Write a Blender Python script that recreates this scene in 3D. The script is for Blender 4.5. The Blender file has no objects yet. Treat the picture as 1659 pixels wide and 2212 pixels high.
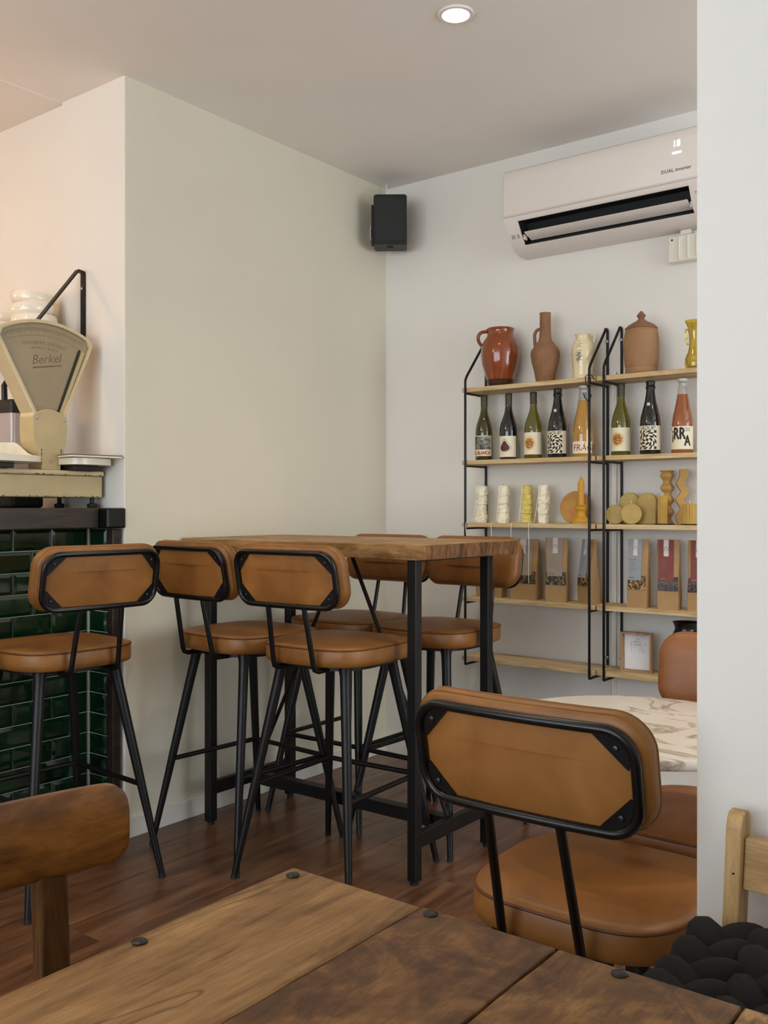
import bpy, math, random
from mathutils import Vector, Matrix
random.seed(7)
scene = bpy.context.scene
COL = scene.collection
PI = math.pi

# ------------------------------------------------------------------ camera
# Room frame: x runs along the far wall to the right, y into the far wall, floor at z = 0,
# the inner corner of left wall and far wall at the origin.
YAW = math.radians(37.442)
cam_data = bpy.data.cameras.new('camera')
cam = bpy.data.objects.new('camera', cam_data)
COL.objects.link(cam)
cam.location = (2.7656, -3.6282, 1.17)
cam.rotation_euler = (PI / 2, 0, YAW)
cam_data.sensor_fit = 'VERTICAL'
cam_data.sensor_height = 36.0
cam_data.sensor_width = 27.0
cam_data.lens = 2051 / 2212 * 36.0
cam_data.shift_y = -10 / 2212
cam_data.clip_start = 0.02
scene.camera = cam

# ------------------------------------------------------------------ world, daylight, exposure
scene.view_settings.view_transform = 'Standard'
scene.view_settings.look = 'None'
scene.view_settings.exposure = 0.0
scene.view_settings.gamma = 1.0
scene.view_settings.use_curve_mapping = False
world = bpy.data.worlds.new('world')
scene.world = world
world.use_nodes = True
world.node_tree.nodes['Background'].inputs['Color'].default_value = (0.80, 0.90, 1.0, 1)
world.node_tree.nodes['Background'].inputs['Strength'].default_value = 1.0


def area_light(name, loc, rot, sx, sy, power, color, spread=180):
    d = bpy.data.lights.new(name, 'AREA')
    d.shape = 'RECTANGLE'
    d.size, d.size_y, d.energy, d.color = sx, sy, power, color
    d.spread = math.radians(spread)
    o = bpy.data.objects.new(name, d)
    COL.objects.link(o)
    o.location, o.rotation_euler = loc, rot
    return o


# daylight entering through the street window behind the camera
area_light('window_daylight', (1.7, -6.05, 1.55), (PI / 2 + math.radians(30), 0, 0), 3.8, 2.1, 108, (0.86, 0.94, 1.0))

# daylight of an added side window beyond the partition, to brighten the nook
area_light('added_nook_daylight', (5.12, -1.05, 1.60), (0, math.radians(90 + 18), 0), 2.0, 1.7, 60, (0.90, 0.95, 1.0))


# ------------------------------------------------------------------ colour and materials
def s2l(c):
    return tuple(((v / 255) / 12.92 if v / 255 <= 0.04045 else ((v / 255 + 0.055) / 1.055) ** 2.4) for v in c) + (1,)


class NT:
    def __init__(self, name):
        self.m = bpy.data.materials.new(name)
        self.m.use_nodes = True
        self.n = self.m.node_tree.nodes
        self.l = self.m.node_tree.links
        self.b = self.n['Principled BSDF']

    def add(self, t, **kw):
        n = self.n.new(t)
        for k, v in kw.items():
            if k in n.inputs:
                n.inputs[k].default_value = v
            else:
                setattr(n, k, v)
        return n

    def link(self, a, b):
        self.l.new(a, b)

    def coords(self, scale=(1, 1, 1), rand=False, rot=(0, 0, 0)):
        tc = self.add('ShaderNodeTexCoord')
        mp = self.add('ShaderNodeMapping')
        mp.inputs['Scale'].default_value = scale
        mp.inputs['Rotation'].default_value = rot
        self.link(tc.outputs['Object'], mp.inputs['Vector'])
        if rand:
            oi = self.add('ShaderNodeObjectInfo')
            ml = self.add('ShaderNodeMath', operation='MULTIPLY')
            ml.inputs[1].default_value = 37.0
            self.link(oi.outputs['Random'], ml.inputs[0])
            self.link(ml.outputs[0], mp.inputs['Location'])
        return mp.outputs['Vector']

    def ramp(self, fac, stops):
        r = self.add('ShaderNodeValToRGB')
        e = r.color_ramp.elements
        e[0].position, e[0].color = stops[0][0], stops[0][1]
        e[1].position, e[1].color = stops[-1][0], stops[-1][1]
        for p, c in stops[1:-1]:
            x = e.new(p)
            x.color = c
        self.link(fac, r.inputs['Fac'])
        return r.outputs['Color']

    def noise(self, vec, scale, detail=4, rough=0.55, dist=0.0):
        n = self.add('ShaderNodeTexNoise')
        n.inputs['Scale'].default_value = scale
        n.inputs['Detail'].default_value = detail
        n.inputs['Roughness'].default_value = rough
        n.inputs['Distortion'].default_value = dist
        self.link(vec, n.inputs['Vector'])
        return n.outputs['Fac']

    def bump(self, h, strength, dist=0.002):
        b = self.add('ShaderNodeBump')
        b.inputs['Strength'].default_value = strength
        b.inputs['Distance'].default_value = dist
        self.link(h, b.inputs['Height'])
        self.link(b.outputs['Normal'], self.b.inputs['Normal'])

    def mix(self, fac, a, b, mode='MIX'):
        m = self.add('ShaderNodeMix', data_type='RGBA', blend_type=mode)
        if isinstance(fac, float):
            m.inputs[0].default_value = fac
        else:
            self.link(fac, m.inputs[0])
        for k, v in ((6, a), (7, b)):
            if isinstance(v, tuple):
                m.inputs[k].default_value = v
            else:
                self.link(v, m.inputs[k])
        return m.outputs[2]

    def set(self, **kw):
        names = {'rough': 'Roughness', 'metal': 'Metallic', 'color': 'Base Color', 'trans': 'Transmission Weight', 'ior': 'IOR',
                 'coat': 'Coat Weight', 'coatr': 'Coat Roughness', 'spec': 'Specular IOR Level', 'alpha': 'Alpha',
                 'emc': 'Emission Color', 'ems': 'Emission Strength', 'sheen': 'Sheen Weight', 'sss': 'Subsurface Weight'}
        for k, v in kw.items():
            if hasattr(v, 'is_output'):
                self.link(v, self.b.inputs[names[k]])
            else:
                self.b.inputs[names[k]].default_value = v
        return self.m


def plain(name, rgb, rough=0.5, metal=0.0, var=0.08, scale=30.0, bump=0.0, **kw):
    t = NT(name)
    c = s2l(rgb)
    v = t.coords(rand=True)
    n = t.noise(v, scale, 3)
    lo = tuple(x * (1 - var) for x in c[:3]) + (1,)
    hi = tuple(min(1, x * (1 + var)) for x in c[:3]) + (1,)
    t.set(color=t.ramp(n, [(0.3, lo), (0.7, hi)]), rough=rough, metal=metal, **kw)
    if bump:
        t.bump(n, bump)
    return t.m


def leather(name, dark, mid, light, rough=0.42):
    t = NT(name)
    v = t.coords(rand=True)
    n1 = t.noise(v, 7, 4, 0.6, 0.6)
    n2 = t.noise(v, 160, 3)
    col = t.ramp(n1, [(0.25, s2l(dark)), (0.5, s2l(mid)), (0.78, s2l(light))])
    rr = t.add('ShaderNodeMapRange')
    rr.inputs['To Min'].default_value = rough - 0.08
    rr.inputs['To Max'].default_value = rough + 0.12
    t.link(n1, rr.inputs['Value'])
    t.set(color=col, spec=0.45)
    t.link(rr.outputs[0], t.b.inputs['Roughness'])
    t.bump(n2, 0.12, 0.001)
    return t.m


def wood(name, dark, mid, light, axis='y', scale=1.0, rough=0.5, stretch=9.0, grain=0.35, patch=1.0, coat=0.0, mottled=False, cracks=0.0):
    t = NT(name)

    def sc(k):
        return {'x': (1 / k, 1, 1), 'y': (1, 1 / k, 1), 'z': (1, 1, 1 / k)}[axis]
    v = t.coords(sc(stretch), rand=True)
    v2 = t.coords(sc(max(1.0, stretch * 0.3)), rand=True)
    v3 = t.coords(sc(stretch * 2.2), rand=True)
    big = t.noise(v, 20 * scale, 6, 0.62, 1.4)
    fine = t.noise(v3, 230 * scale, 4, 0.7, 0.3)
    pat = t.noise(v2, 9 * scale, 6, 0.65, 2.0)
    a = t.ramp(big, [(0.36, s2l(dark)), (0.5, s2l(mid)), (0.64, s2l(light))])
    if mottled:
        b = t.ramp(pat, [(0.40, s2l(dark)), (0.5, s2l(mid)), (0.60, s2l(light))])
        a = t.mix(min(1.0, 0.5 * patch), a, b)
    f = t.ramp(fine, [(0.34, (1 - grain, 1 - grain, 1 - grain, 1)), (0.60, (1, 1, 1, 1))])
    col = t.mix(1.0, a, f, 'MULTIPLY')
    if cracks:
        cn = t.noise(t.coords(sc(stretch * 0.7), rand=True), 11 * scale, 3, 0.55, 1.0)
        sb = t.add('ShaderNodeMath', operation='SUBTRACT')
        sb.inputs[1].default_value = 0.40
        t.link(cn, sb.inputs[0])
        ab = t.add('ShaderNodeMath', operation='ABSOLUTE')
        t.link(sb.outputs[0], ab.inputs[0])
        k = 1 - cracks
        col = t.mix(1.0, col, t.ramp(ab.outputs[0], [(0.0, (k, k * 0.93, k * 0.85, 1)), (0.022, (1, 1, 1, 1))]), 'MULTIPLY')
        # knots
        vo = t.add('ShaderNodeTexVoronoi')
        vo.inputs['Scale'].default_value = 7.0
        t.link(t.coords(sc(1.8), rand=True), vo.inputs['Vector'])
        col = t.mix(1.0, col, t.ramp(vo.outputs['Distance'], [(0.035, (0.30, 0.22, 0.17, 1)), (0.11, (1, 1, 1, 1))]), 'MULTIPLY')
    t.set(color=col, rough=rough, coat=coat, coatr=0.25, spec=0.35)
    t.bump(fine, 0.12, 0.001)
    return t.m


def wall_paint(name, rgb, rough=0.75):
    t = NT(name)
    v = t.coords()
    n = t.noise(v, 1.6, 5, 0.6)
    f = t.noise(v, 240, 3, 0.6)
    c = s2l(rgb)
    t.set(color=t.ramp(n, [(0.3, tuple(x * 0.95 for x in c[:3]) + (1,)), (0.7, c)]), rough=rough, spec=0.25)
    t.bump(f, 0.10, 0.002)
    return t.m


MAT = {}
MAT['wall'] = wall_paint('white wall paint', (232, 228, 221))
MAT['wall_left'] = wall_paint('wall paint toned for beige light', (222, 215, 195))  # beige cast of the light on this wall, put into its colour
MAT['ceiling'] = wall_paint('ceiling paint', (240, 234, 227))
MAT['baseboard'] = wall_paint('baseboard paint', (226, 222, 212), 0.5)
MAT['leather'] = leather('tan leather', (108, 66, 25), (132, 85, 36), (154, 104, 50))
MAT['leather_b'] = leather('tan leather panel', (124, 77, 30), (144, 93, 40), (162, 110, 52), 0.5)
MAT['leather_rust'] = leather('rust leather', (116, 66, 32), (138, 86, 46), (158, 104, 62))
MAT['piping'] = plain('dark leather piping', (92, 50, 22), 0.5)
MAT['black_metal'] = plain('black powder coated steel', (17, 17, 17), 0.42, 0.3, 0.2)
MAT['black_gloss'] = plain('black tube', (14, 14, 14), 0.28, 0.2, 0.2)
MAT['screw'] = plain('dark screw', (52, 52, 54), 0.35, 0.8)
MAT['steel'] = plain('steel screw', (165, 165, 165), 0.35, 0.9)
MAT['plank'] = wood('floor laminate', (82, 52, 34), (106, 70, 46), (126, 88, 60), 'y', 0.6, 0.33, 8, 0.22, 1.0, 0.15)
MAT['floor_gap'] = plain('floor joint', (34, 20, 12), 0.7)
MAT['mango'] = wood('mango wood', (122, 88, 50), (164, 124, 76), (196, 156, 102), 'x', 0.8, 0.5, 7, 0.35, 1.0, 0.0, True)
MAT['mango_end'] = wood('mango end grain', (84, 54, 28), (124, 84, 48), (150, 106, 64), 'z', 1.6, 0.6, 4, 0.5)
MAT['t_light'] = wood('light table plank', (104, 70, 38), (146, 106, 62), (172, 132, 84), 'y', 0.9, 0.5, 8, 0.30, 0.8, 0.0, True, 0.55)
MAT['t_dark'] = wood('dark table plank', (66, 41, 21), (100, 65, 35), (132, 92, 50), 'y', 1.0, 0.5, 3, 0.28, 1.2, 0.0, True, 0.25)
MAT['t_mid'] = wood('brown table plank', (74, 47, 24), (114, 78, 42), (154, 112, 64), 'y', 1.1, 0.5, 4, 0.28, 1.1, 0.0, True, 0.3)
MAT['t_patch'] = wood('patchy table plank', (72, 44, 26), (132, 94, 54), (186, 144, 88), 'y', 1.9, 0.46, 2.2, 0.28, 1.6, 0.0, True, 0.4)
MAT['chair_dark'] = wood('varnished chair wood', (74, 42, 14), (118, 72, 26), (142, 92, 38), 'y', 1.0, 0.3, 6, 0.25, 0.6, 0.5, True)
MAT['chair_post'] = wood('varnished post wood', (48, 28, 12), (84, 52, 22), (112, 74, 34), 'z', 1.0, 0.32, 8, 0.3, 0.6, 0.4)
MAT['chair_light'] = wood('pale chair wood', (158, 118, 70), (192, 152, 98), (210, 174, 122), 'z', 0.9, 0.45, 6, 0.18, 0.6, 0.1, True)
MAT['chair_light_x'] = wood('pale rail wood', (158, 118, 70), (192, 152, 98), (210, 174, 122), 'x', 0.9, 0.45, 6, 0.18, 0.6, 0.1, True)
MAT['pine'] = wood('pine shelf', (184, 150, 102), (208, 180, 134), (222, 200, 160), 'x', 1.0, 0.6, 10, 0.16)
MAT['frame_wood'] = wood('frame wood', (150, 112, 78), (172, 134, 96), (186, 150, 112), 'z', 1.0, 0.6, 8, 0.2)
MAT['beam'] = wood('dark counter beam', (28, 21, 14), (44, 33, 23), (60, 46, 33), 'y', 1.0, 0.4, 9, 0.4, 1.0, 0.3)
MAT['tile'] = plain('green glazed tile', (8, 40, 21), 0.12, 0, 0.4, 9, 0, coat=0.6, coatr=0.05)
MAT['grout'] = plain('white grout', (206, 206, 196), 0.85)
MAT['scale'] = plain('cream enamel', (206, 186, 146), 0.35, 0, 0.08, 14)
MAT['scale_dial'] = plain('aged dial', (150, 132, 96), 0.4, 0, 0.10, 8, coat=0.8, coatr=0.06)
MAT['scale_front'] = plain('cream scale paint', (186, 166, 122), 0.4, 0, 0.08, 12)
MAT['scale_print'] = plain('dial print', (118, 100, 70), 0.6)
MAT['chip'] = plain('chipped paint', (44, 32, 24), 0.8)
MAT['enamel'] = plain('white enamel', (228, 220, 200), 0.22, 0, 0.03)
MAT['rust'] = plain('dark iron', (28, 22, 18), 0.6)
MAT['ceramic'] = plain('white ceramic', (240, 228, 208), 0.12, 0, 0.02, 20, coat=0.5)
MAT['black_plastic'] = plain('black plastic', (22, 22, 22), 0.5, 0, 0.1)
MAT['grille'] = plain('speaker grille', (30, 31, 31), 0.75, 0, 0.25, 400, 0.3)
MAT['ac'] = plain('white plastic', (232, 222, 214), 0.22, 0, 0.01, 5)
MAT['ac_mat'] = plain('white matte plastic', (226, 216, 208), 0.42, 0, 0.01, 5)
MAT['dark_void'] = plain('dark duct', (16, 18, 20), 0.6)
MAT['white_box'] = plain('ivory plastic cover', (226, 220, 206), 0.2, 0, 0.02, 5)
MAT['print_grey'] = plain('grey print', (110, 104, 100), 0.6)
MAT['print_black'] = plain('black print', (20, 18, 18), 0.6)
MAT['print_red'] = plain('red print', (150, 34, 30), 0.6)
MAT['print_orange'] = plain('orange print', (176, 72, 30), 0.6)
MAT['paper'] = plain('cream paper', (232, 222, 196), 0.7, 0, 0.02)
MAT['paper_white'] = plain('white paper', (228, 226, 228), 0.7, 0, 0.02)
MAT['photo_grey'] = NT('grey photo print').m
t = NT('grey photo print')
n = t.noise(t.coords(rand=True), 45, 3, 0.5, 0.8)
t.set(color=t.ramp(n, [(0.35, s2l((50, 50, 46))), (0.5, s2l((120, 118, 108))), (0.7, s2l((176, 172, 156)))]), rough=0.6)
MAT['photo_grey'] = t.m
t = NT('speckled fruit print')
vo = t.add('ShaderNodeTexVoronoi')
vo.inputs['Scale'].default_value = 220
t.link(t.coords(), vo.inputs['Vector'])
t.set(color=t.ramp(vo.outputs['Distance'], [(0.42, s2l((72, 24, 22))), (0.52, s2l((214, 158, 84)))]), rough=0.6)
MAT['fruit_speckle'] = t.m
MAT['fruit_rim'] = plain('pale fruit rim', (224, 190, 116), 0.6)
MAT['fig'] = plain('fig print', (84, 42, 40), 0.6, 0, 0.25, 90)
MAT['redware'] = plain('glazed red earthenware', (134, 64, 27), 0.12, 0, 0.18, 14, coat=0.5)
MAT['redware_base'] = plain('scorched glaze', (62, 32, 20), 0.35)
MAT['terracotta'] = plain('brown terracotta', (136, 96, 66), 0.75, 0, 0.12, 26, 0.25)
MAT['terracotta_b'] = plain('tan terracotta', (152, 114, 78), 0.75, 0, 0.10, 22, 0.25)
for nm_ in ('terracotta', 'terracotta_b'):      # faint throwing rings
    nt_ = MAT[nm_].node_tree
    tc_ = nt_.nodes.new('ShaderNodeTexCoord'); mp_ = nt_.nodes.new('ShaderNodeMapping'); nz_ = nt_.nodes.new('ShaderNodeTexNoise'); bp_ = nt_.nodes.new('ShaderNodeBump')
    mp_.inputs['Scale'].default_value = (2, 2, 190)
    nz_.inputs['Scale'].default_value = 1.0
    bp_.inputs['Strength'].default_value = 0.5
    bp_.inputs['Distance'].default_value = 0.002
    nt_.links.new(tc_.outputs['Object'], mp_.inputs['Vector']); nt_.links.new(mp_.outputs[0], nz_.inputs['Vector'])
    nt_.links.new(nz_.outputs['Fac'], bp_.inputs['Height']); nt_.links.new(bp_.outputs[0], nt_.nodes['Principled BSDF'].inputs['Normal'])
MAT['cream_glaze'] = plain('cream glaze', (228, 212, 172), 0.16, 0, 0.05, 12, coat=0.4)
MAT['leaf_print'] = plain('green leaf print', (92, 104, 62), 0.4, 0, 0.25, 80)
MAT['leaf_print_b'] = plain('grey blossom print', (150, 150, 150), 0.4)
MAT['dark_glaze'] = plain('black glaze', (24, 20, 18), 0.18)
MAT['kraft'] = plain('kraft paper', (166, 132, 88), 0.75, 0, 0.06, 30, 0.25)
MAT['lab_grey'] = plain('grey label paper', (150, 138, 126), 0.7, 0, 0.05)
MAT['lab_blue'] = plain('blue label paper', (142, 148, 156), 0.7, 0, 0.05)
MAT['lab_red'] = plain('dark red label paper', (122, 60, 56), 0.7, 0, 0.05)
MAT['sticker'] = plain('pale sticker', (206, 196, 192), 0.6)


def tea(name, c1, c2, c3):
    t = NT(name)
    vo = t.add('ShaderNodeTexVoronoi')
    vo.inputs['Scale'].default_value = 170
    vo.inputs['Randomness'].default_value = 1.0
    t.link(t.coords((1, 1, 0.7), rand=True), vo.inputs['Vector'])
    sep = t.add('ShaderNodeSeparateColor')
    t.link(vo.outputs['Color'], sep.inputs[0])
    t.set(color=t.ramp(sep.outputs[0], [(0.15, s2l(c1)), (0.55, s2l(c2)), (0.95, s2l(c3))]), rough=0.35, coat=0.35, coatr=0.2)
    t.bump(vo.outputs['Distance'], 0.6, 0.004)
    return t.m


MAT['tea_green'] = tea('green tea leaves', (28, 24, 14), (66, 56, 34), (128, 110, 70))
MAT['tea_gold'] = tea('golden herbs', (50, 34, 14), (118, 84, 40), (176, 138, 78))
MAT['tea_dark'] = tea('dark red tea', (24, 14, 12), (52, 30, 26), (90, 56, 46))


def wax(name, rgb, var=0.10):
    return plain(name, rgb, 0.5, 0, var, 24, 0.15, sss=0.0)


MAT['wax_white'] = wax('ivory wax', (242, 234, 210), 0.04)
MAT['wax_yellow'] = wax('lemon wax', (224, 206, 116), 0.06)
MAT['wax_ochre'] = wax('ochre wax', (172, 144, 74))
MAT['wax_gold'] = wax('golden wax', (204, 150, 40))
MAT['wax_rib'] = wax('honey wax', (188, 150, 66))
MAT['wax_tan'] = wax('beeswax', (184, 142, 74))
MAT['wick'] = plain('cotton wick', (230, 222, 206), 0.8)
t = NT('ochre and red wax')
n = t.noise(t.coords(), 9, 3, 0.5, 0.4)
t.set(color=t.ramp(n, [(0.44, s2l((188, 142, 60))), (0.60, s2l((182, 92, 52)))]), rough=0.5)
MAT['wax_blush'] = t.m


def glass(name, rgb, rough=0.02, trans=1.0, ior=1.45):
    t = NT(name)
    t.set(color=s2l(rgb), rough=rough, trans=trans, ior=ior, coat=0.0 if ior < 1.1 else 1.0, coatr=0.03)
    return t.m


MAT['g_olive'] = glass('olive bottle glass', (74, 70, 20), 0.03, 0.55)
MAT['g_green'] = glass('green bottle glass', (122, 116, 24), 0.03, 0.6)
MAT['g_black'] = glass('black bottle glass', (12, 12, 14), 0.03, 0.0)
MAT['g_orange'] = glass('orange wine', (222, 170, 76), 0.03, 0.55)
MAT['g_rose'] = glass('rose wine', (188, 112, 62), 0.03, 0.6)
MAT['g_clear'] = glass('clear glass', (226, 226, 220), 0.02, 0.85)
MAT['g_vase'] = glass('yellow vase glass', (230, 208, 92), 0.03, 0.85)
MAT['capsule_olive'] = plain('olive capsule', (70, 62, 36), 0.4)
MAT['capsule_black'] = plain('black capsule', (22, 22, 24), 0.35)
MAT['jug_clear'] = glass('frosted jug plastic', (222, 206, 200), 0.25, 0.35)
MAT['cushion'] = plain('black knit', (13, 13, 13), 0.95, 0, 0.25, 300, 0.4)
MAT['emit_lamp'] = NT('lit downlight').set(color=(1, 1, 1, 1), emc=(1.0, 0.86, 0.62, 1), ems=14.0)
MAT['emit_led'] = NT('lit display').set(color=(1, 1, 1, 1), emc=(0.86, 0.9, 1.0, 1), ems=1.15)
MAT['pane'] = glass('window glass', (240, 245, 248), 0.0, 1.0, 1.01)
t = NT('marble')
v = t.coords((1, 1, 1), rot=(0, 0, 0.6))
n0 = t.noise(v, 3.2, 6, 0.62, 1.6)
n1 = t.noise(t.coords((1.0, 2.2, 1), rot=(0, 0, 0.9)), 2.6, 5, 0.55, 1.2)
dist = t.add('ShaderNodeMath', operation='SUBTRACT')
dist.inputs[1].default_value = 0.5
t.link(n1, dist.inputs[0])
ab = t.add('ShaderNodeMath', operation='ABSOLUTE')
t.link(dist.outputs[0], ab.inputs[0])
veins = t.ramp(ab.outputs[0], [(0.0, s2l((184, 178, 172))), (0.010, s2l((222, 217, 211))), (0.03, (1, 1, 1, 1))])
base = t.ramp(n0, [(0.3, s2l((212, 206, 194))), (0.7, s2l((230, 224, 214)))])
t.set(color=t.mix(1.0, base, veins, 'MULTIPLY'), rough=0.18)
MAT['marble'] = t.m


# ------------------------------------------------------------------ mesh builder
def lerp(a, b, t):
    return a + (b - a) * t


class MB:
    def __init__(self):
        self.v, self.f, self.mi = [], [], []
        self.cur = 0

    def add(self, vs, fs):
        o = len(self.v)
        self.v += [tuple(x) for x in vs]
        for f in fs:
            self.f.append(tuple(i + o for i in f))
            self.mi.append(self.cur)
        return self

    def box(self, x0, x1, y0, y1, z0, z1):
        vs = [(x0, y0, z0), (x1, y0, z0), (x1, y1, z0), (x0, y1, z0), (x0, y0, z1), (x1, y0, z1), (x1, y1, z1), (x0, y1, z1)]
        return self.add(vs, [(0, 3, 2, 1), (4, 5, 6, 7), (0, 1, 5, 4), (1, 2, 6, 5), (2, 3, 7, 6), (3, 0, 4, 7)])

    def rings(self, rings, cap0=True, cap1=True, closed_ring=True, loop=False):
        n = len(rings[0])
        vs = [p for r in rings for p in r]
        fs = []
        m = len(rings)
        for i in range(m if loop else m - 1):
            j = (i + 1) % m
            for k in range(n if closed_ring else n - 1):
                l = (k + 1) % n
                fs.append((i * n + k, i * n + l, j * n + l, j * n + k))
        if not loop:
            if cap0:
                fs.append(tuple(range(n - 1, -1, -1)))
            if cap1:
                fs.append(tuple((m - 1) * n + k for k in range(n)))
        return self.add(vs, fs)

    def tube(self, path, r, segs=10, closed=False, flat=1.0):
        P = [Vector(p) for p in path]
        n = len(P)
        R = r if isinstance(r, (list, tuple)) else [r] * n
        rings = []
        up = None
        for i in range(n):
            if closed:
                t = P[(i + 1) % n] - P[i - 1]
            elif i == 0:
                t = P[1] - P[0]
            elif i == n - 1:
                t = P[-1] - P[-2]
            else:
                t = (P[i + 1] - P[i]).normalized() + (P[i] - P[i - 1]).normalized()
            t.normalize()
            if up is None:
                up = Vector((0, 0, 1)) if abs(t.z) < 0.9 else Vector((1, 0, 0))
            a = t.cross(up).normalized()
            b = a.cross(t).normalized()
            up = b
            rings.append([P[i] + a * (R[i] * math.cos(2 * PI * k / segs)) + b * (R[i] * flat * math.sin(2 * PI * k / segs)) for k in range(segs)])
        return self.rings(rings, loop=closed)

    def bar(self, p0, p1, w, h, up=(0, 0, 1)):
        p0, p1 = Vector(p0), Vector(p1)
        t = (p1 - p0).normalized()
        u = Vector(up)
        if abs(t.dot(u)) > 0.95:
            u = Vector((1, 0, 0))
        a = t.cross(u).normalized() * w / 2
        b = a.cross(t).normalized() * h / 2
        return self.rings([[p - a - b, p + a - b, p + a + b, p - a + b] for p in (p0, p1)])

    def lathe(self, prof, segs=24, c=(0, 0, 0), sx=1.0, sy=1.0):
        rings = [[(c[0] + r * sx * math.cos(2 * PI * k / segs), c[1] + r * sy * math.sin(2 * PI * k / segs), c[2] + z) for k in range(segs)] for r, z in prof]
        return self.rings(rings)

    def prism(self, outline, d0, d1, axis='y'):
        def P(a, b, d):
            return {'y': (a, d, b), 'x': (d, a, b), 'z': (a, b, d)}[axis]
        return self.rings([[P(a, b, d0) for a, b in outline], [P(a, b, d1) for a, b in outline]])

    def disc_stack(self, outline, levels, fn):
        """outline(inset)->list of 2D points; levels: (inset, height); fn maps (a,b,h) to 3D."""
        return self.rings([[fn(a, b, h) for a, b in outline(i)] for i, h in levels])

    def build(self, name, mats, parent=None, smooth=False, bevel=0.0, segs=2, loc=None, sharp=40):
        me = bpy.data.meshes.new(name)
        me.from_pydata(self.v, [], self.f)
        me.update()
        import bmesh
        bm = bmesh.new()
        bm.from_mesh(me)
        bmesh.ops.recalc_face_normals(bm, faces=bm.faces)
        bm.to_mesh(me)
        bm.free()
        if not isinstance(mats, (list, tuple)):
            mats = [mats]
        for m in mats:
            me.materials.append(MAT[m])
        if len(mats) > 1:
            for p, i in zip(me.polygons, self.mi):
                p.material_index = i
        if smooth:
            for p in me.polygons:
                p.use_smooth = True
            me.set_sharp_from_angle(angle=math.radians(sharp))
        o = bpy.data.objects.new(name, me)
        COL.objects.link(o)
        if parent:
            o.parent = parent
        if loc:
            o.location = loc
        if bevel:
            b = o.modifiers.new('bevel', 'BEVEL')
            b.width, b.segments, b.limit_method = bevel, segs, 'ANGLE'
            b.angle_limit = math.radians(40)
            if smooth:
                b.harden_normals = False
        return o


def superell(a, b, n=3.5, segs=48):
    def f(inset):
        r = []
        for k in range(segs):
            t = 2 * PI * k / segs
            c, s = math.cos(t), math.sin(t)
            r.append(((a - inset) * math.copysign(abs(c) ** (2 / n), c), (b - inset) * math.copysign(abs(s) ** (2 / n), s)))
        return r
    return f


def rrect(a, b, rad, cs=8, straight=5):
    """rounded rectangle outline with extra points along the straight sides, same count for all insets"""
    def f(inset):
        A, B, R = a - inset, b - inset, max(0.002, rad - inset)
        pts = []
        cor = [(A - R, B - R, 0), (-A + R, B - R, PI / 2), (-A + R, -B + R, PI), (A - R, -B + R, 1.5 * PI)]
        for i, (cx, cy, t0) in enumerate(cor):
            arc = [(cx + R * math.cos(t0 + PI / 2 * k / cs), cy + R * math.sin(t0 + PI / 2 * k / cs)) for k in range(cs + 1)]
            pts += arc
            nx = cor[(i + 1) % 4]
            e = (nx[0] + R * math.cos(nx[2]), nx[1] + R * math.sin(nx[2]))
            s = arc[-1]
            pts += [(lerp(s[0], e[0], k / (straight + 1)), lerp(s[1], e[1], k / (straight + 1))) for k in range(1, straight + 1)]
        return pts
    return f


def empty(name, loc=(0, 0, 0), rz=0.0):
    o = bpy.data.objects.new(name, None)
    o.empty_display_size = 0.1
    COL.objects.link(o)
    o.location = loc
    o.rotation_euler = (0, 0, rz)
    return o


def tag(o, label, cat=None, group=None, kind=None):
    o['label'] = label
    if cat:
        o['category'] = cat
    if group:
        o['group'] = group
    if kind:
        o['kind'] = kind
    return o


def thing(name, label, cat, loc=(0, 0, 0), rz=0.0, group=None):
    return tag(empty(name, loc, rz), label, cat, group)


def copy_tree(o, parent=None):
    c = o.copy()
    COL.objects.link(c)
    c.parent = parent
    for ch in list(o.children):
        copy_tree(ch, c)
    return c


def structure(o, label):
    o['kind'] = 'structure'
    o['label'] = label
    return o


def stuff(o):
    o['kind'] = 'stuff'
    return o


def text_geo(body, size, shear=0.0, offset=0.0, sx=1.0, align='CENTER'):
    """flat lettering as (verts2d, faces)"""
    cu = bpy.data.curves.new('lettering', 'FONT')
    cu.body, cu.size, cu.shear = body, size, shear
    cu.align_x, cu.align_y = align, 'CENTER'
    cu.resolution_u = 2
    ob = bpy.data.objects.new('lettering', cu)
    me = bpy.data.meshes.new_from_object(ob)
    vs = [(v.co.x * sx, v.co.y) for v in me.vertices]
    fs = [tuple(p.vertices) for p in me.polygons]
    bpy.data.objects.remove(ob)
    bpy.data.curves.remove(cu)
    bpy.data.meshes.remove(me)
    if offset > 0:      # heavier strokes: the same outline struck again slightly shifted
        n = len(vs)
        v0, f0 = list(vs), list(fs)
        for dx, dy in ((offset, 0), (-offset, 0), (0, offset), (0, -offset)):
            o = len(vs)
            vs += [(a + dx, b + dy) for a, b in v0]
            fs += [tuple(i + o for i in f) for f in f0]
    return vs, fs


def lettering(body, size, fn, mat, parent, name='lettering', **kw):
    vs, fs = text_geo(body, size, **kw)
    m = MB()
    m.add([fn(a, b) for a, b in vs], fs)
    return m.build(name, mat, parent)

#@@STRUCTURE
# ------------------------------------------------------------------ room shell
CEIL = 2.696
PIER_Y = -1.523          # front face of the boxed pier at the end of the left wall
NOOK_X = -0.377

m = MB(); m.box(-3.2, 5.2, -6.3, 0.12, -0.08, -0.006)
floor = structure(m.build('floor', 'floor_gap'), 'brown laminate plank floor')
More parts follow.
